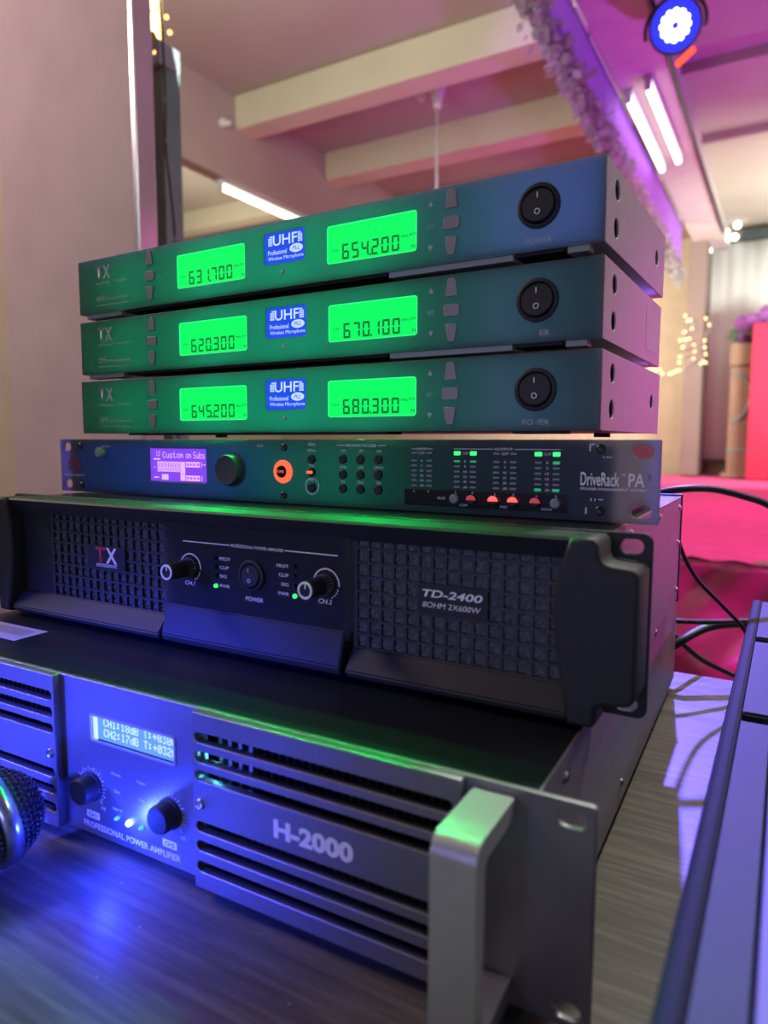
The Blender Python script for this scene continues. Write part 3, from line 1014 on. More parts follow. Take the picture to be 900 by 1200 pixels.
def local_to_world(P, a, x, y, z):
    c, s = math.cos(a), math.sin(a)
    return (P[0] + (c * x - s * y) * S, P[1] + (s * x + c * y) * S, P[2] + z * S)


# lamps added inside the cases; glow through the fascias imitates display bloom
for P, a in ((R1P, R1A), (R2P, R2A), (R3P, R3A)):
    for x, e in ((150, .030), (60, .012), (285, .020), (222, .024)):
        lamp('panel_glow_light', 'POINT', local_to_world(P, a, x, 42, 21), (0.0, 1.0, 0.48), e * 5.5, size=.012)
    for x in (134, 168, 273, 307):
        p_ = Vector(local_to_world(P, a, x, -1, 21))
        lamp('display_light', 'SPOT', p_, (0.0, 1.0, 0.15), .30, Vector(local_to_world(P, a, x, -100, 16)), .0008, 176, .6)
for P, a in ((R1P, R1A), (R2P, R2A), (R3P, R3A)):
    lamp('panel_glow_light', 'POINT', local_to_world(P, a, 385, 42, 21), (0.25, 0.5, 1.0), .05, size=.012)  # added for the slate tint at the right end
lamp('corner_glow_light', 'POINT', local_to_world(R1P, R1A, 415, 45, 26), (0.16, 0.22, 1.0), 0.12, size=.012)  # added lamp for the bluish right end of the top receiver

# ------------------------------------------------------------------ loudspeaker processor (1U, bolted ears)
U1 = 43.7
dr = thing('speaker_processor', 'slim black rack processor with violet display under the receivers', 'audio processor', (0, 0, 0), 0)
ear = []
for cx in (8.75, 473.85):
    for cz in (6.35, 37.35):
        ear.append(slot(cx, cz, 10.6, 7.0))
lcdw = rrect(108.3, 168.8, 11.5, 37.0, .8)
plate('front_panel', [rrect(0, 482.6, 0, U1, .8, 2)] + ear + [lcdw], 0, 3.0, 'rack_fascia', dr, bevel=.3)
bm = bmesh.new()
add_box(bm, 22, 460, 150, 151, 1.5, 42)
add_box(bm, 22, 23, 3, 151, 1.5, 42)
add_box(bm, 459, 460, 3, 151, 1.5, 42)
add_box(bm, 22, 460, 3, 151, 41, 42)
add_box(bm, 22, 460, 3, 151, 1.2, 2.2)
bm_link('case', bm, 'black_metal', dr)
d = plate('display', [rrect(108.6, 168.5, 11.8, 36.7, .8)], 1.4, 2.2, 'lcd_violet', dr)
rc = pixel_rects('Custom', 122.5, 29.4, .62, .72) + pixel_rects('om', 147.0, 29.4, .50, .72) + pixel_rects('Subs', 154.5, 29.4, .52, .72) + pixel_rects('12', 115, 31.0, .42, .55)
rc += [(112.5, 119.5, 28.0, 29.2)]
for i in range(7):
    x = 116.5 + i * 3.5
    rc += [(x, x + 2.9, 19.0, 20.0), (x, x + 2.9, 25.8, 26.8), (x, x + 1.0, 20, 26), (x + 1.9, x + 2.9, 20, 26), (x + 1.1, x + 1.8, 21.5, 22.3)]
rc += [(141, 146, 17.8, 26.8), (141, 146, 12.6, 17.5)]
for i in range(4):
    for z in (22.8, 12.6):
        x = 147 + i * 3.6
        rc += [(x, x + 3.0, z, z + 1.0), (x, x + 3.0, z + 3.0, z + 4.0), (x, x + .9, z, z + 4), (x + 2.2, x + 3.0, z, z + 4)]
rc += [(162.5, 163.2, 22.8, 26.8), (164.5, 167, 24.5, 25.2), (162.5, 163.2, 12.6, 16.6), (121, 128, 12.8, 17.0), (112.6, 117.5, 14, 15), (112.6, 114, 21.8, 22.6)]
link('display_pixels', bars_mesh(rc, 1.35), 'lcd_pink', d)
# knobs
lathe('small_knob', [(4.0, 0), (4.0, 5), (3.4, 6)], (55.6, 0, 33.0), (0, -1, 0), 'key_grey', dr, n=20)
kn = lathe('encoder_knob', [(12.5, 0), (12.5, .8), (11.4, 1.0), (11.0, 6), (10.2, 7.5), (8.0, 7)], (194.7, 0, 22.0), (0, -1, 0), 'knob_slate', dr)
# scratches and worn print
letters('lettering', [('SELECT', 217.4, 223.2, 38.4, 40.0, 0), fixh('PRESET', 264.6, 40.2, 1.7, 0), fixh('RECALL', 264.6, 36.4, 1.7, 0), fixh('STORE', 264.6, 26.2, 1.6, 0), fixh('UTILITY', 264.4, 17.0, 1.6, 0),
                      ('INSTANT ACCESS', 291.5, 314, 39.0, 40.8, 0)] +
        [fixh(tx, 289.6 + 13.3 * i, z, 1.7, 0) for z, row in ((36.4, ('GEQ', 'AFS', 'SUB')), (26.0, ('XOVER', 'COMP', 'LIMITER')), (16.4, ('PEQ', 'DELAY', 'RTA'))) for i, tx in enumerate(row)], 'silver_print', dr)
link('rule_line', bars_mesh([(284.6, 290, 39.7, 40.1), (315.5, 321.2, 39.7, 40.1)], 0), 'silver_print', dr)
letters('logo', [('dbx', 10, 26.5, 18.0, 29.5, 0, .02)], 'dark_red_print', dr)
letters('logo_line', [('PROFESSIONAL PRODUCTS', 3.5, 30.5, 13.1, 14.4, 0)], 'silver_print', dr)
letters('small_label', [('INPUT GAIN', 54, 63.5, 37.4, 38.6, 0)], 'silver_print', dr)
for x, z in ((289.6, 31.0), (302.9, 31.0), (316.2, 31.2), (289.6, 21.1), (302.9, 21.4), (316.2, 21.6), (289.6, 12.0), (302.9, 12.0), (316.2, 12.0), (264.7, 30.6), (264.6, 22.0), (264.7, 11.8)):
    lathe('button', [(3.0, 0), (3.0, 1.4), (2.4, 2.0)], (x, 0, z), (0, -1, 0), 'black_plastic', dr, n=18)
plate('lit_bar', [rrect(261.6, 266.4, 21.0, 23.0, .8)], -2.4, -1.9, 'ring_orange', dr)
plate('drawn_ring', [circ(264.6, 12.6, 5.6, 32), circ(264.6, 12.6, 5.1, 32)], -.12, 0, 'white_print', dr)
pr = plate('power_ring', [circ(240.4, 21.8, 8.0, 32), circ(239.3, 21.8, 4.3, 28)], -.9, 0, 'ring_orange', dr, bevel=.2)
lathe('power_button', [(4.2, 0), (4.2, 1.2), (3.6, 1.8)], (239.3, 0, 21.8), (0, -1, 0), 'black_gloss', dr, n=24)
letters('power_word', [('POWER', 236.2, 242.4, 21.0, 22.8, -1.85)], 'ring_orange', dr)
for x, z in ((452.6, 38.8), (453.1, 6.0), (241.5, 38.2), (240.7, 5.5), (27, 38), (27, 5.5)):
    lathe('screw', [(2.6, 0), (2.6, .8), (1.8, 1.4), (1.0, 1.0)], (x, 0, z), (0, -1, 0), 'black_metal', dr, n=16)
# meter window
mw = box('meter_window', 334.8, 435.4, -.25, 0, 3.8, 13.6, 'black_gloss', dr)
link('rule_line', bars_mesh([(339.4, 342.6, 37.9, 38.2), (350.4, 353.7, 37.9, 38.2), (367.4, 392, 38.1, 38.4), (405, 431.5, 38.1, 38.4)], 0), 'silver_print', dr)
mt = [('INPUT', 343.2, 349.9, 37.3, 38.8, 0), ('OUTPUT', 393.0, 404.0, 37.5, 39.0, 0)]
cols = (346.4, 374.9, 399.4, 423.9)
rows = (35.7, 31.0, 28.0, 24.9, 22.0, 19.0, 15.9)
names_ = ('CLIP', '0', '5', '10', '15', '20', '-30')
for c_ in cols:
    for z, nm in zip(rows, names_):
        w_ = 1.0 * len(nm)
        mt.append((nm, c_ - w_ / 2, c_ + w_ / 2, z - .7, z + .7, 0))
for x, tx in ((341.6, 'L'), (351.3, 'R'), (369.4, 'L'), (380, 'R'), (394, 'L'), (405, 'R'), (418.6, 'L'), (429.4, 'R')):
    mt.append((tx, x - .45, x + .45, 12.0, 13.3, -.25))
mt += [('MUTE', 357.4, 362.4, 8.0, 9.5, -.25), ('LOW', 372.0, 377.0, 4.6, 6.0, -.25), ('MID', 397.2, 401.4, 4.6, 6.0, -.25), ('HIGH', 421.3, 427.0, 4.6, 6.0, -.25)]
letters('meter_lettering', mt, 'silver_print', dr)
for ci, c_ in enumerate(cols):
    dx = 5.1
    for side in (-1, 1):
        for ri_, z in enumerate(rows):
            m_ = 'led_off'
            hh = .55
            ww = 1.9
            if ri_ == 0 and ci in (1, 3):
                m_ = 'led_green'
                hh = 1.15
                ww = 2.0
            if ci == 3 and ri_ in (1, 6) and (side == 1 or ri_ == 6):
                m_ = 'led_green_dim'
                hh = .8
            if ci == 1 and ri_ == 1:
                m_ = 'led_green_dim'
            plate('level_light', [rrect(c_ + side * dx - ww, c_ + side * dx + ww, z - hh, z + hh, .3, 2)], -.35, 0, m_, dr)
for i, x in enumerate((368.7, 379.7, 393.2, 405.0, 418.0, 429.3)):
    m_ = ('led_off', 'led_red_dim', 'led_red', 'led_red', 'led_red_dim', 'led_off')[i]
    mb = lathe('mute_button', [(2.9, 0), (2.9, 1.6), (2.2, 2.4)], (x, -.25, 8.8), (0, -1, 0), 'led_off' if m_ == 'led_off' else 'black_plastic', dr, n=20)
    if m_ != 'led_off':
        plate('mute_lamp', [arc_pts(x, 8.6, 2.9, 0, 180, 12)], -3.0, -.3, m_, mb, bevel=.2)
letters('product_name', [('DriveRack', 442.4, 462.6, 19.2, 26.4, 0, .012), ('PA', 467.2, 475.2, 19.2, 26.2, 0, .012), ('SPEAKER MANAGEMENT SYSTEM', 442.4, 475.7, 16.9, 18.2, 0, .01), ('TM', 463.3, 465.6, 24.6, 26.0, 0)], 'white_print', dr)
letters('worn_mark', [('X', 476.4, 478.8, 22.6, 26.2, 0, .01)], 'dark_red_print', dr)
link('scuffs', bars_mesh([(446.6, 447.2, 37.5, 41.5), (447.0, 449.5, 41.0, 41.5), (453.6, 454.6, 34.3, 34.7), (455.6, 456.5, 34.1, 35.0), (457, 458.4, 34.2, 34.6), (448, 448.5, 11, 12.5), (450, 450.5, 11, 12.5), (452, 454.6, 11.8, 12.2), (445.4, 446.1, 4.0, 7.4)], 0, .05), 'silver_print', dr)
for x, e in ((138, .4), (185, .25), (85, .2), (40, .1)):
    lamp('panel_glow_light', 'POINT', (x * S, .045, .022), (0.03, 0.16, 1.0), e * .24, size=.012)  # added lamps behind the panel, imitating bloom around the display
for x, e in ((290, .2), (240, .15)):
    lamp('green_glow_light', 'POINT', (x * S, .045, .022), (0.0, 1.0, 0.45), e * .24, size=.012)  # added lamps behind the panel, imitating green veiling glare

# ------------------------------------------------------------------ 2U power amplifier with grilles
TP, TA = (0.0047, -0.0463, -0.0874), 0.0067
U2 = 88.1
ta = thing('power_amplifier', 'black power amplifier with square-mesh grilles and two knobs under the slim processor', 'amplifier', TP, TA)
ear = [slot(cx, cz, 10.6, 7.0) for cx in (8.9, 473.3) for cz in (6.35, 81.75)]
plate('rack_ears', [rrect(0, 482.6, 0, U2, 4.5, 5)] + ear, 0, 3.2, 'black_plastic', ta, bevel=.6)
bm = bmesh.new()
add_box(bm, 21.5, 461.2, 3.2, 273.4, 1.8, 86.6, .6, 1)
bm_link('case', bm, 'amp_lid', ta)
sp = box('side_panel', 461.2, 462.0, 3.4, 273.0, 2.2, 86.4, 'amp_side', ta)
for y, z in ((60, 80), (160, 80), (262, 78), (262, 50), (262, 12), (30, 12)):
    lathe('screw', [(2.4, 0), (2.4, .8), (1.4, 1.6)], (462.0, y, z), (1, 0, 0), 'screw_metal', sp, n=12)
rc_ = box('rear_panel', 18, 463, 272, 276, 0, 88, 'black_metal', ta, bev=.5)


def bulge_outline(mir=False):
    pts = [(452.0, 1.5), (463.0, 1.5), (464.8, 3.2), (465.2, 10.5), (467.2, 12.6), (477.0, 13.6), (479.6, 14.6), (481.9, 18.0), (481.9, 72.5), (479.5, 75.2), (469.0, 76.2), (466.6, 77.0),
           (464.9, 79.6), (464.2, 85.0), (462.0, 87.4), (451.4, 87.4)]
    left = [(451.4, 87.4), (449.0, 80.0), (446.6, 72), (445.4, 62), (445.0, 52), (445.6, 40), (447.2, 28.5), (449.6, 15), (452.0, 1.5)]
    poly = pts + left[1:-1]
    if mir:
        poly = [(482.6 - x, z) for x, z in poly][::-1]
    return poly


for mir in (False, True):
    poly_plate('side_cover', bulge_outline(mir), -27, 0, 'black_plastic', ta, bevel=2.0)


def prof_x(name, prof, x0, x1, m, parent, bev=0.0):
    """profile in (y,z) extruded along x"""
    bm = bmesh.new()
    a = [bm.verts.new((x0 * S, y * S, z * S)) for y, z in prof]
    b = [bm.verts.new((x1 * S, y * S, z * S)) for y, z in prof]
    n = len(prof)
    bm.faces.new(a)
    bm.faces.new(b[::-1])
    for i in range(n):
        j = (i + 1) % n
        bm.faces.new((a[i], b[i], b[j], a[j]))
    if bev > 0:
        bmesh.ops.bevel(bm, geom=bm.edges[:], offset=bev * S, segments=2, affect='EDGES')
    return bm_link(name, bm, m, parent)


prof_x('top_rail', [(0, 87.4), (-23, 87.4), (-24.5, 86), (-18, 76.5), (-14, 76.5), (0, 76.5)], 31, 452, 'black_plastic', ta)
lip_low = [(0, 1.2), (-22, 1.2), (-25.5, 3.4), (-26.0, 6.0), (-17.2, 17.2), (-14, 17.4), (0, 17.4)]
lip_mid = [(0, 1.2), (-22, 1.2), (-25.8, 3.4), (-26.5, 7.0), (-21.2, 25.6), (-19.5, 26.2), (0, 26.2)]
prof_x('lower_lip', lip_low, 33, 188.4, 'black_plastic', ta, .8)
prof_x('lower_lip', lip_mid, 191.4, 328.2, 'black_plastic', ta, .8)
prof_x('lower_lip', lip_low, 331.2, 452, 'black_plastic', ta, .8)
poly_plate('control_panel', rrect(189.5, 330, 20, 78, 2.0), -20, 0, 'rack_fascia', ta, bevel=.6)


def grille(x0, x1, cols_, sign):
    z0, z1 = 17.0, 80.1
    px = (x1 - x0) / cols_
    pz = (z1 - z0) / 8
    hs = []
    for r_ in range(8):
        for c_ in range(cols_):
            a, b = x0 + c_ * px, z0 + r_ * pz
            cx, cz = a + px / 2, b + pz / 2
            if sign[0] - 1 < cx < sign[1] + 1 and sign[2] - 1 < cz < sign[3] + 1:
                continue
            hs.append([(a + .75, b + .75), (a + px - .75, b + .75), (a + px - .75, b + pz - .75), (a + .75, b + pz - .75)])
    g = plate('grille', [[(x0 - 2, z0 - .5), (x1 + 2, z0 - .5), (x1 + 2, z1), (x0 - 2, z1)]] + hs, -16.5, -14.2, 'grille_black', ta)
    # crinkled filter behind the openings
    bm = bmesh.new()
    nx, nz = cols_ * 6, 48
    gv = []
    for i in range(nx + 1):
        for j in range(nz + 1):
            x = x0 + (x1 - x0) * i / nx
            z = z0 + (z1 - z0) * j / nz
            gv.append(bm.verts.new((x * S, (-14.6 + random.uniform(-0.9, 0.9)) * S, z * S)))
    for i in range(nx):
        for j in range(nz):
            a = i * (nz + 1) + j
            bm.faces.new((gv[a], gv[a + nz + 1], gv[a + nz + 2], gv[a + 1]))
    bm_link('filter_foam', bm, 'foam_black', g)
    return g


grille(333.2, 447.2, 15, (371.2, 410.0, 42.0, 57.5))
grille(71.5, 186.0, 15, (110.5, 149.2, 42.0, 57.5))
box('side_fill', 36, 70, -16, 0, 17, 78, 'black_plastic', ta)
box('grille_back', 70, 448, -11.5, 0, 17, 78, 'dark_inside', ta)
sg = box('name_plate', 371.2, 410.0, -17.6, -14.5, 42.0, 57.4, 'black_plastic', ta, bev=.3)
letters('lettering', [('TD-2400', 374.0, 407.2, 50.4, 54.4, -17.6, .02, .2), ('8OHM 2X600W', 374.2, 406.4, 45.0, 47.9, -17.6, .0, .2)], 'white_print', sg)
sg = box('name_plate', 110.5, 149.2, -17.6, -14.5, 42.0, 57.4, 'black_plastic', ta, bev=.3)
letters('lettering', [('PROFESSIONAL', 120.0, 141.4, 42.8, 44.2, -17.6, .01)], 'white_print', sg)
letters('white_letter', [('X', 130.0, 141.4, 45.6, 56.6, -17.6, .03)], 'white_print', sg)
letters('red_letter', [('T', 119.6, 130.0, 45.6, 56.6, -17.6, .03)], 'red_print', sg)
link('name_rule', bars_mesh([(120.0, 141.4, 44.5, 44.9)], -17.6), 'white_print', sg)

Y = -20.0
link('rule_line', bars_mesh([(206.6, 245, 67.0, 67.6), (287, 323.4, 67.2, 67.8)], Y), 'white_print', ta)
# ear mirror text
letters('lettering', [('PROFESSIONAL POWER AMPLIFIER', 246.0, 286.3, 66.4, 68.3, Y, .01), ('CH.1', 207.6, 216.2, 39.6, 42.2, Y, .01, .2), ('CH.2', 310.4, 319.4, 39.8, 42.4, Y, .01, .2),
                      ('PROT', 237.0, 245.6, 57.6, 59.6, Y, .01), ('CLIP', 237.0, 244.4, 52.2, 54.2, Y, .01), ('SIG', 237.0, 242.6, 46.8, 48.8, Y, .01), ('PWR', 237.0, 244.8, 40.8, 42.8, Y, .01),
                      ('PROT', 281.0, 289.6, 57.4, 59.4, Y, .01), ('CLIP', 282.4, 289.6, 52.2, 54.2, Y, .01), ('SIG', 284.2, 289.6, 46.8, 48.8, Y, .01), ('PWR', 282.0, 289.8, 41.2, 43.2, Y, .01),
                      ('POWER', 257.2, 270.6, 35.0, 37.6, Y, .015, .1)], 'silver_print', ta)
for x, zs in ((234.0, (58.7, 53.2, 47.8, 41.5)), (294.2, (59.1, 53.4, 47.7, 41.8))):
    for i, z in enumerate(zs):
        lathe('indicator', [(1.35, 0), (1.35, 1.0), (.8, 1.8)], (x, Y, z), (0, -1, 0), 'led_green' if i == 3 else 'black_gloss', ta, n=14)
rocker(ta, 262.5, 50.5, Y, 9.6, 6.8)
for cx, cz in ((212.5, 50.9), (315.6, 51.0)):
    k_ = lathe('volume_knob', [(6.2, 0), (6.2, 1.0), (5.6, 1.4), (5.3, 9.0), (5.0, 19.0), (4.7, 19.6)], (cx, Y, cz), (0, -1, 0), 'black_plastic', ta, n=28)
    bm = bmesh.new()
    for i in range(22):
        a = 2 * PI * i / 22
        add_cyl(bm, (cx + 5.9 * math.cos(a), Y - 1.4, cz + 5.9 * math.sin(a)), (cx + 5.5 * math.cos(a), Y - 7.0, cz + 5.5 * math.sin(a)), .38, n=6)
    bm_link('knurling', bm, 'screw_metal', k_)
    plate('knob_ring', [circ(cx, cz, 4.75, 32), circ(cx, cz, 3.5, 28)], Y - 20.2, Y - 19.4, 'white_print', k_, bevel=.15)
    plate('pointer', [rrect(cx - .4, cx + .4, cz + .9, cz + 3.4, .2)], Y - 19.9, Y - 19.4, 'white_print', k_)
    arc = arc_pts(cx, cz, 9.0, -5, 168, 20) + arc_pts(cx, cz, 8.2, 168, -5, 20)
    ticks = [plate_mesh([arc], Y - .15, Y)]
    for a in (-62, -48, -34, -20):
        ar = math.radians(a)
        p0 = Vector((cx + 8.2 * math.cos(ar), cz + 8.2 * math.sin(ar)))
        ticks.append(plate_mesh([[(p0.x - .35, p0.y - .6), (p0.x + .35, p0.y - .6), (p0.x + .55, p0.y + .6), (p0.x - .15, p0.y + .6)]], Y - .15, Y))
    join_meshes('dial_scale', ticks, 'silver_print', k_)

# ------------------------------------------------------------------ grey 2U amplifier at the bottom
HP, HA = (0.0044, -0.1452, -0.1747), 0.0189
ha = thing('power_amplifier', 'grey metal power amplifier with slotted vents and big handle, bottom of the stack', 'amplifier', HP, HA)
ear = [slot(cx, cz, 10.6, 6.8) for cx in (8.8, 473.8) for cz in (6.5, 81.5)]
o_ = [rrect(296, 428.5, 5.5, 81, 1), rrect(53.0, 186.5, 5.5, 81, 1), rrect(213.2, 276.6, 54.8, 69.6, 1.5)]
plate('front_panel', [rrect(0, 482.6, 0, U2, 1.8, 3)] + ear + o_, 0, 3.0, 'grey_panel', ha, bevel=.45)
zs = ((73.4, 78.8), (63.6, 69.2), (54.4, 59.6), (28.5, 33.8), (18.7, 23.9), (8.0, 13.4))
for x0, x1, s0, s1 in ((293.0, 432.5, 294.8, 429.2), (50.0, 189.6, 53.4, 187.8)):
    hs = [rrect(s0, s1, a, b, 2.4, 5) for a, b in zs]
    vp_ = plate('vent_panel', [rrect(x0, x1, -.6, U2, .6, 2)] + hs, -5.0, 0, 'grey_panel', ha, bevel=.4)
    for sx in (297.6, 185.0):
        if x0 < sx < x1:
            lathe('screw', [(2.7, 0), (2.7, .5), (2.0, 1.3), (.9, .8)], (sx, -5.0, 42.9), (0, -1, 0), 'screw_metal', vp_, n=18)
    # heatsink fins behind the slots
    bm = bmesh.new()
    for i in range(30):
        x = x0 + 6 + i * 4.4
        add_box(bm, x, x + 1.2, 9, 40, 6, 80)
    bm_link('heatsink', bm, 'black_metal', vp_)
    if x0 > 200:
        bm = bmesh.new()
        for x in (300, 306, 312.5, 319):
            add_box(bm, x, x + 2.2, 6, 12, 40, 80)
        bm_link('lit_fins', bm, 'galv_metal', vp_)  # pale metal paints in the display's light on these fins
bm = bmesh.new()
add_box(bm, 22.3, 460.2, 3.0, 436.9, 84.6, 85.6)
add_box(bm, 22.3, 460.2, 3.0, 436.9, 0, 1.0)
add_box(bm, 22.3, 23.3, 3.0, 436.9, 0, 85.6)
add_box(bm, 22.3, 460.2, 435.9, 436.9, 0, 85.6)
bm_link('case', bm, 'amp_top', ha)
sp = box('side_panel', 459.2, 460.4, 3.0, 437.0, 0, 85.7, 'amp_side', ha, bev=.3)
for y, z in ((41.4, 76.0), (6.8, 80.5), (300, 76.0), (428, 78), (180, 12)):
    lathe('screw', [(3.0, -.2), (3.0, .6), (2.0, 1.6), (1, 1.2)], (460.4, y, z), (1, 0, 0), 'screw_metal', sp, n=16)
# rubber feet
for x in (40, 440):
    for y in (25, 400):
        bm = bmesh.new()
        add_cyl(bm, (x, y, 0), (x, y, (TZ - HP[2]) / S), 10, 8, n=20)
        bm_link('foot', bm, 'black_rubber', ha)
# display
d = plate('display', [rrect(216.6, 276.4, 55.6, 69.4, .8)], 1.8, 2.6, 'lcd_blue', ha)
pz = .62
rc = pixel_rects('CH2:17dB T:+032C', 221.8, 57.8, .565, pz) + [r_ for r_ in pixel_rects('CH1:18dB T:+038C', 221.8, 63.6, .565, pz) if r_[3] < 69.2]
link('display_pixels', bars_mesh([r_ for r_ in rc if r_[1] < 276.2], 1.75), 'lcd_blue_text', d)
plate('display_frame', [rrect(212.9, 277.0, 54.4, 69.9, 1.8), rrect(214.2, 275.9, 55.5, 68.9, 1.2)], -.5, .2, 'grey_handle', d)
plate('display_edge', [rrect(213.4, 216.8, 55.0, 69.4, .8)], 1.6, 2.4, 'lcd_blue_text', d)
for cx, cz in ((212.3, 28.0), (271.5, 28.4)):
    k_ = lathe('gain_knob', [(8.2, 0), (8.2, 1.2), (7.6, 1.8), (7.3, 8.0), (6.6, 9.0)], (cx, 0, cz), (0, -1, 0), 'black_plastic', ha, n=28)
    ticks = []
    for i in range(23):
        a = math.radians(225 - i * 270 / 22)
        r0, r1 = 9.2, (11.4 if i % 2 == 0 else 10.4)
        u = Vector((math.cos(a), math.sin(a)))
        n_ = Vector((-u.y, u.x)) * .16
        P_ = [u * r0 + n_, u * r1 + n_, u * r1 - n_, u * r0 - n_]
        ticks.append(plate_mesh([[(cx + p_.x, cz + p_.y) for p_ in P_]], -.12, 0))
    ticks.append(text_mesh('0', cx - 9.8, cx - 8.6, cz - 11.6, cz - 9.8, 0))
    ticks.append(text_mesh('10', cx + 7.8, cx + 10.6, cz - 11.4, cz - 9.6, 0))
    join_meshes('dial_scale', ticks, 'white_print', k_)
letters('lettering', [('PROFESSIONAL POWER AMPLIFIER', 204.8, 278.3, 3.8, 7.4, 0, .012), ('Protect', 229, 236, 38.8, 40.4, 0), ('Clip', 230.4, 234.6, 28.8, 30.8, 0), ('Signal', 229, 236, 19.0, 20.6, 0),
                      ('Protect', 248, 255, 38.8, 40.4, 0), ('Clip', 249.2, 253.4, 28.8, 30.8, 0)], 'silver_print', ha)
plate('channel_mark', [rrect(207.4, 217.8, 9.6, 13.6, .4)], -.1, 0, 'silver_print', ha)
plate('channel_mark', [rrect(265.9, 275.8, 9.6, 13.6, .4)], -.1, 0, 'silver_print', ha)
letters('channel_word', [('CH1', 209.0, 216.2, 10.5, 12.7, -.1, .01), ('CH2', 267.4, 274.4, 10.5, 12.7, -.1, .01)], 'black_plastic', ha)
letters('product_name', [('H-2000', 342.0, 384.3, 38.9, 48.0, -5.0, .05)], 'silver_print', ha)
for x, z, m_, r_ in ((232.6, 15.4, 'led_blue_small', 1.1), (241.8, 15.1, 'led_blue', 1.7), (251.3, 15.4, 'led_blue_small', 1.1)):
    lathe('indicator', [(r_, 0), (r_, 1.2), (r_ * .6, 2.2)], (x, 0, z), (0, -1, 0), m_, ha, n=16)
# handles: flat bar bent into a U


def handle(xa, xb):
    prof = [(0, 85.0)] + arc_pts(-33.5, 78.5, 6.5, 90, 180, 8) + arc_pts(-33.5, 9.5, 6.5, 180, 270, 8) + [(0, 3.0), (0, 11.4)] + \
        arc_pts(-28.6, 14.4, 3.0, 270, 180, 5) + arc_pts(-28.6, 73.6, 3.0, 180, 90, 5) + [(0, 76.6)]
    return prof_x('handle', prof, xa, xb, 'grey_handle', ha, .35)


handle(436.0, 452.8)
handle(29.8, 46.6)
# barcode label on the lid
st = box('barcode_label', 40, 99.3, 31.5, 56.5, 85.6, 85.75, 'sticker', ha)
st['label'] = 'white barcode sticker'
bm = bmesh.new()
x = 44.0
while x < 92:
    w_ = random.choice((.4, .7, 1.1))
    add_box(bm, x, x + w_, 40, 52, 85.75, 85.8)
    x += w_ + random.choice((.5, .8))
bm_link('barcode', bm, 'sticker_dim', st)
# light of the blue power indicator and of the display
lamp('indicator_light', 'POINT', local_to_world(HP, HA, 241.8, -17, 14), (0.02, 0.04, 1.0), 0.26, size=.004)
lamp('vent_light', 'POINT', local_to_world(HP, HA, 300, 7, 62), (0.1, 0.6, 1.0), 0.01, size=.003)

# ------------------------------------------------------------------ microphone at the left
mc = Vector((0.190, -0.181, TZ + 0.0285))
mic = thing('microphone', 'handheld microphone with round mesh head lying at the lower left', 'microphone', mc)
ax = Vector((.13, .98, 0.12)).normalized()
qm = ax.to_track_quat('Z', 'Y')
R_ = 0.024
bm = bmesh.new()
bmesh.ops.create_uvsphere(bm, u_segments=24, v_segments=14, radius=R_ - .0012)
bm_link('inner_foam', bm, 'black_rubber', mic, smooth=True)
bm = bmesh.new()
n = 0
NL = 22
for i in range(NL + 1):
    th = PI * (i + .5) / (NL + 1)
    m_ = max(6, int(46 * math.sin(th)))
    for j in range(m_):
        ph = 2 * PI * (j + .5 * (i % 2)) / m_
        c = Vector((math.sin(th) * math.cos(ph), math.sin(th) * math.sin(ph), math.cos(th))) * R_
        bmesh.ops.create_icosphere(bm, subdivisions=1, radius=.00105, matrix=Matrix.Translation(c))
o = bm_link('mesh_head', bm, 'mic_mesh', mic, smooth=True)
o.rotation_euler = qm.to_euler()
o['kind'] = 'stuff'
bm = bmesh.new()
add_lathe(bm, [(R_ - .001, -.0045), (R_ + .0018, -.004), (R_ + .0018, .004), (R_ - .001, .0045)], (0, 0, 0), (0, 0, 1), 48, 1.0)
o = bm_link('head_ring', bm, 'mic_ring', mic, smooth=True)
o.rotation_euler = qm.to_euler()
bm = bmesh.new()
add_lathe(bm, [(.012, -.19), (.0125, -.17), (.0165, -.04), (.018, -.024), (.0175, -.018)], (0, 0, 0), (0, 0, 1), 28, 1.0)
o = bm_link('handle', bm, 'black_metal', mic, smooth=True)
o.rotation_euler = qm.to_euler()

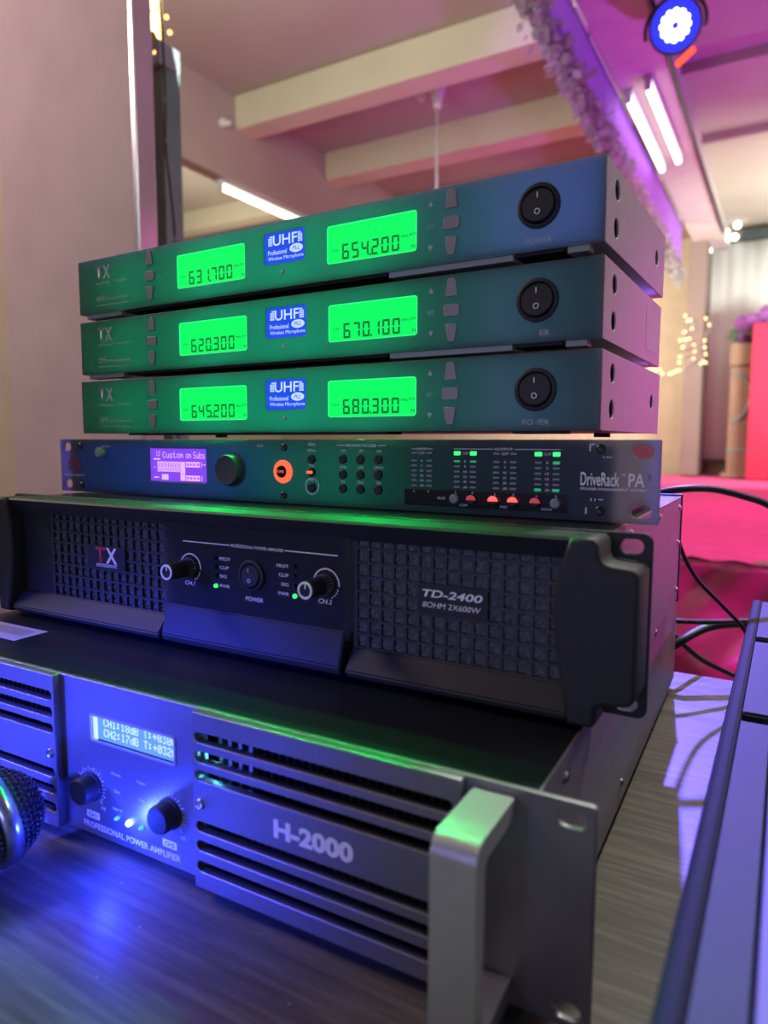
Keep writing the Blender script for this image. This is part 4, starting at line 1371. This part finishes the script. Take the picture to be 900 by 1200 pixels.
# ------------------------------------------------------------------ mixer at the right
mx_ = thing('audio_mixer', 'long grey audio mixer lying at the right edge of the table', 'mixer', (0.63, 0, TZ))
X0, X1 = 0.517 - .63, 0.86 - .63
ztop = 0.082
seams = (-0.40, 0.022, 0.188, 0.333)
for a, b in zip(seams[:-1], seams[1:]):
    prof = [(X0 + .0205, .006), (X0 + .0205, ztop)] + [(X0 + .004 - .004 * math.sin(t_ * PI / 10), ztop - .004 + .004 * math.cos(t_ * PI / 10)) for t_ in range(6)] + [(X0, .006)]
    prof = [(max(px_, X0 + .0075), pz_) for px_, pz_ in prof]
    bm = bmesh.new()
    ra = [bm.verts.new((px_, a + .006, pz_)) for px_, pz_ in prof]
    rb = [bm.verts.new((px_, b - .006, pz_)) for px_, pz_ in prof]
    bm.faces.new(ra)
    bm.faces.new(rb[::-1])
    for i in range(len(prof)):
        j = (i + 1) % len(prof)
        bm.faces.new((ra[i], rb[i], rb[j], ra[j]))
    ee = [e_ for f_ in bm.faces if len(f_.verts) > 4 for e_ in f_.edges]
    bmesh.ops.bevel(bm, geom=ee, offset=.0015, segments=2, affect='EDGES')
    bm_link('side_cheek', bm, 'mixer_grey', mx_)
box('edge_trim', X0 - .0005, X0 + .0075, -.399, .331, .003, ztop + .0006, 'mixer_dark', mx_, s=1.0, bev=.0025)
box('body', X0 + .002, X1, -.397, .330, 0.004, ztop - .010, 'mixer_dark', mx_, s=1.0)
box('control_surface', X0 + .0215, X1, -.395, .328, ztop - .010, ztop - .0035, 'mixer_face', mx_, s=1.0, bev=.001)
for x in (-.09, .2):
    for y in (-.35, .28):
        bm = bmesh.new()
        add_cyl(bm, (x, y, 0), (x, y, .005), .01, n=14, s=1.0)
        bm_link('foot', bm, 'black_rubber', mx_)

# ------------------------------------------------------------------ cables behind the rack
CB = [('thick black cable arching over the stage from behind the rack', [(770, 578, .33), (800, 573, .34), (835, 573, .36), (870, 581, .38), (905, 594, .40), (960, 630, .42)], .0036),
      ('thin black cable drooping from the amplifier rear to the mixer', [(790, 600, .30), (797, 640, .31), (815, 676, .33), (845, 708, .345), (870, 735, .36), (895, 775, .37)], .0020),
      ('straight dark grey cable running level to the mixer', [(780, 727, .30), (800, 728, .31), (830, 729, .33), (868, 728, .36), (900, 728, .38)], .0024),
      ('thickest black cable curving from the lower amplifier to the mixer', [(782, 762, .30), (800, 750, .31), (822, 738, .33), (845, 732, .345), (870, 731, .36), (905, 735, .38)], .0042),
      ('black cable crossing below the others towards the table back', [(785, 740, .30), (800, 755, .31), (822, 773, .33), (848, 786, .345), (875, 798, .355), (900, 806, .365)], .0026)]
for lab, pts, r in CB:
    dy_ = {.0020: -.012, .0042: .012, .0026: .03}.get(r, 0)
    o = tube('audio_cable', [at_y(p_[0], p_[1], p_[2] + dy_) for p_ in pts], r, 'cable_black')
    tag(o, lab, 'cable', 'cables behind the rack')
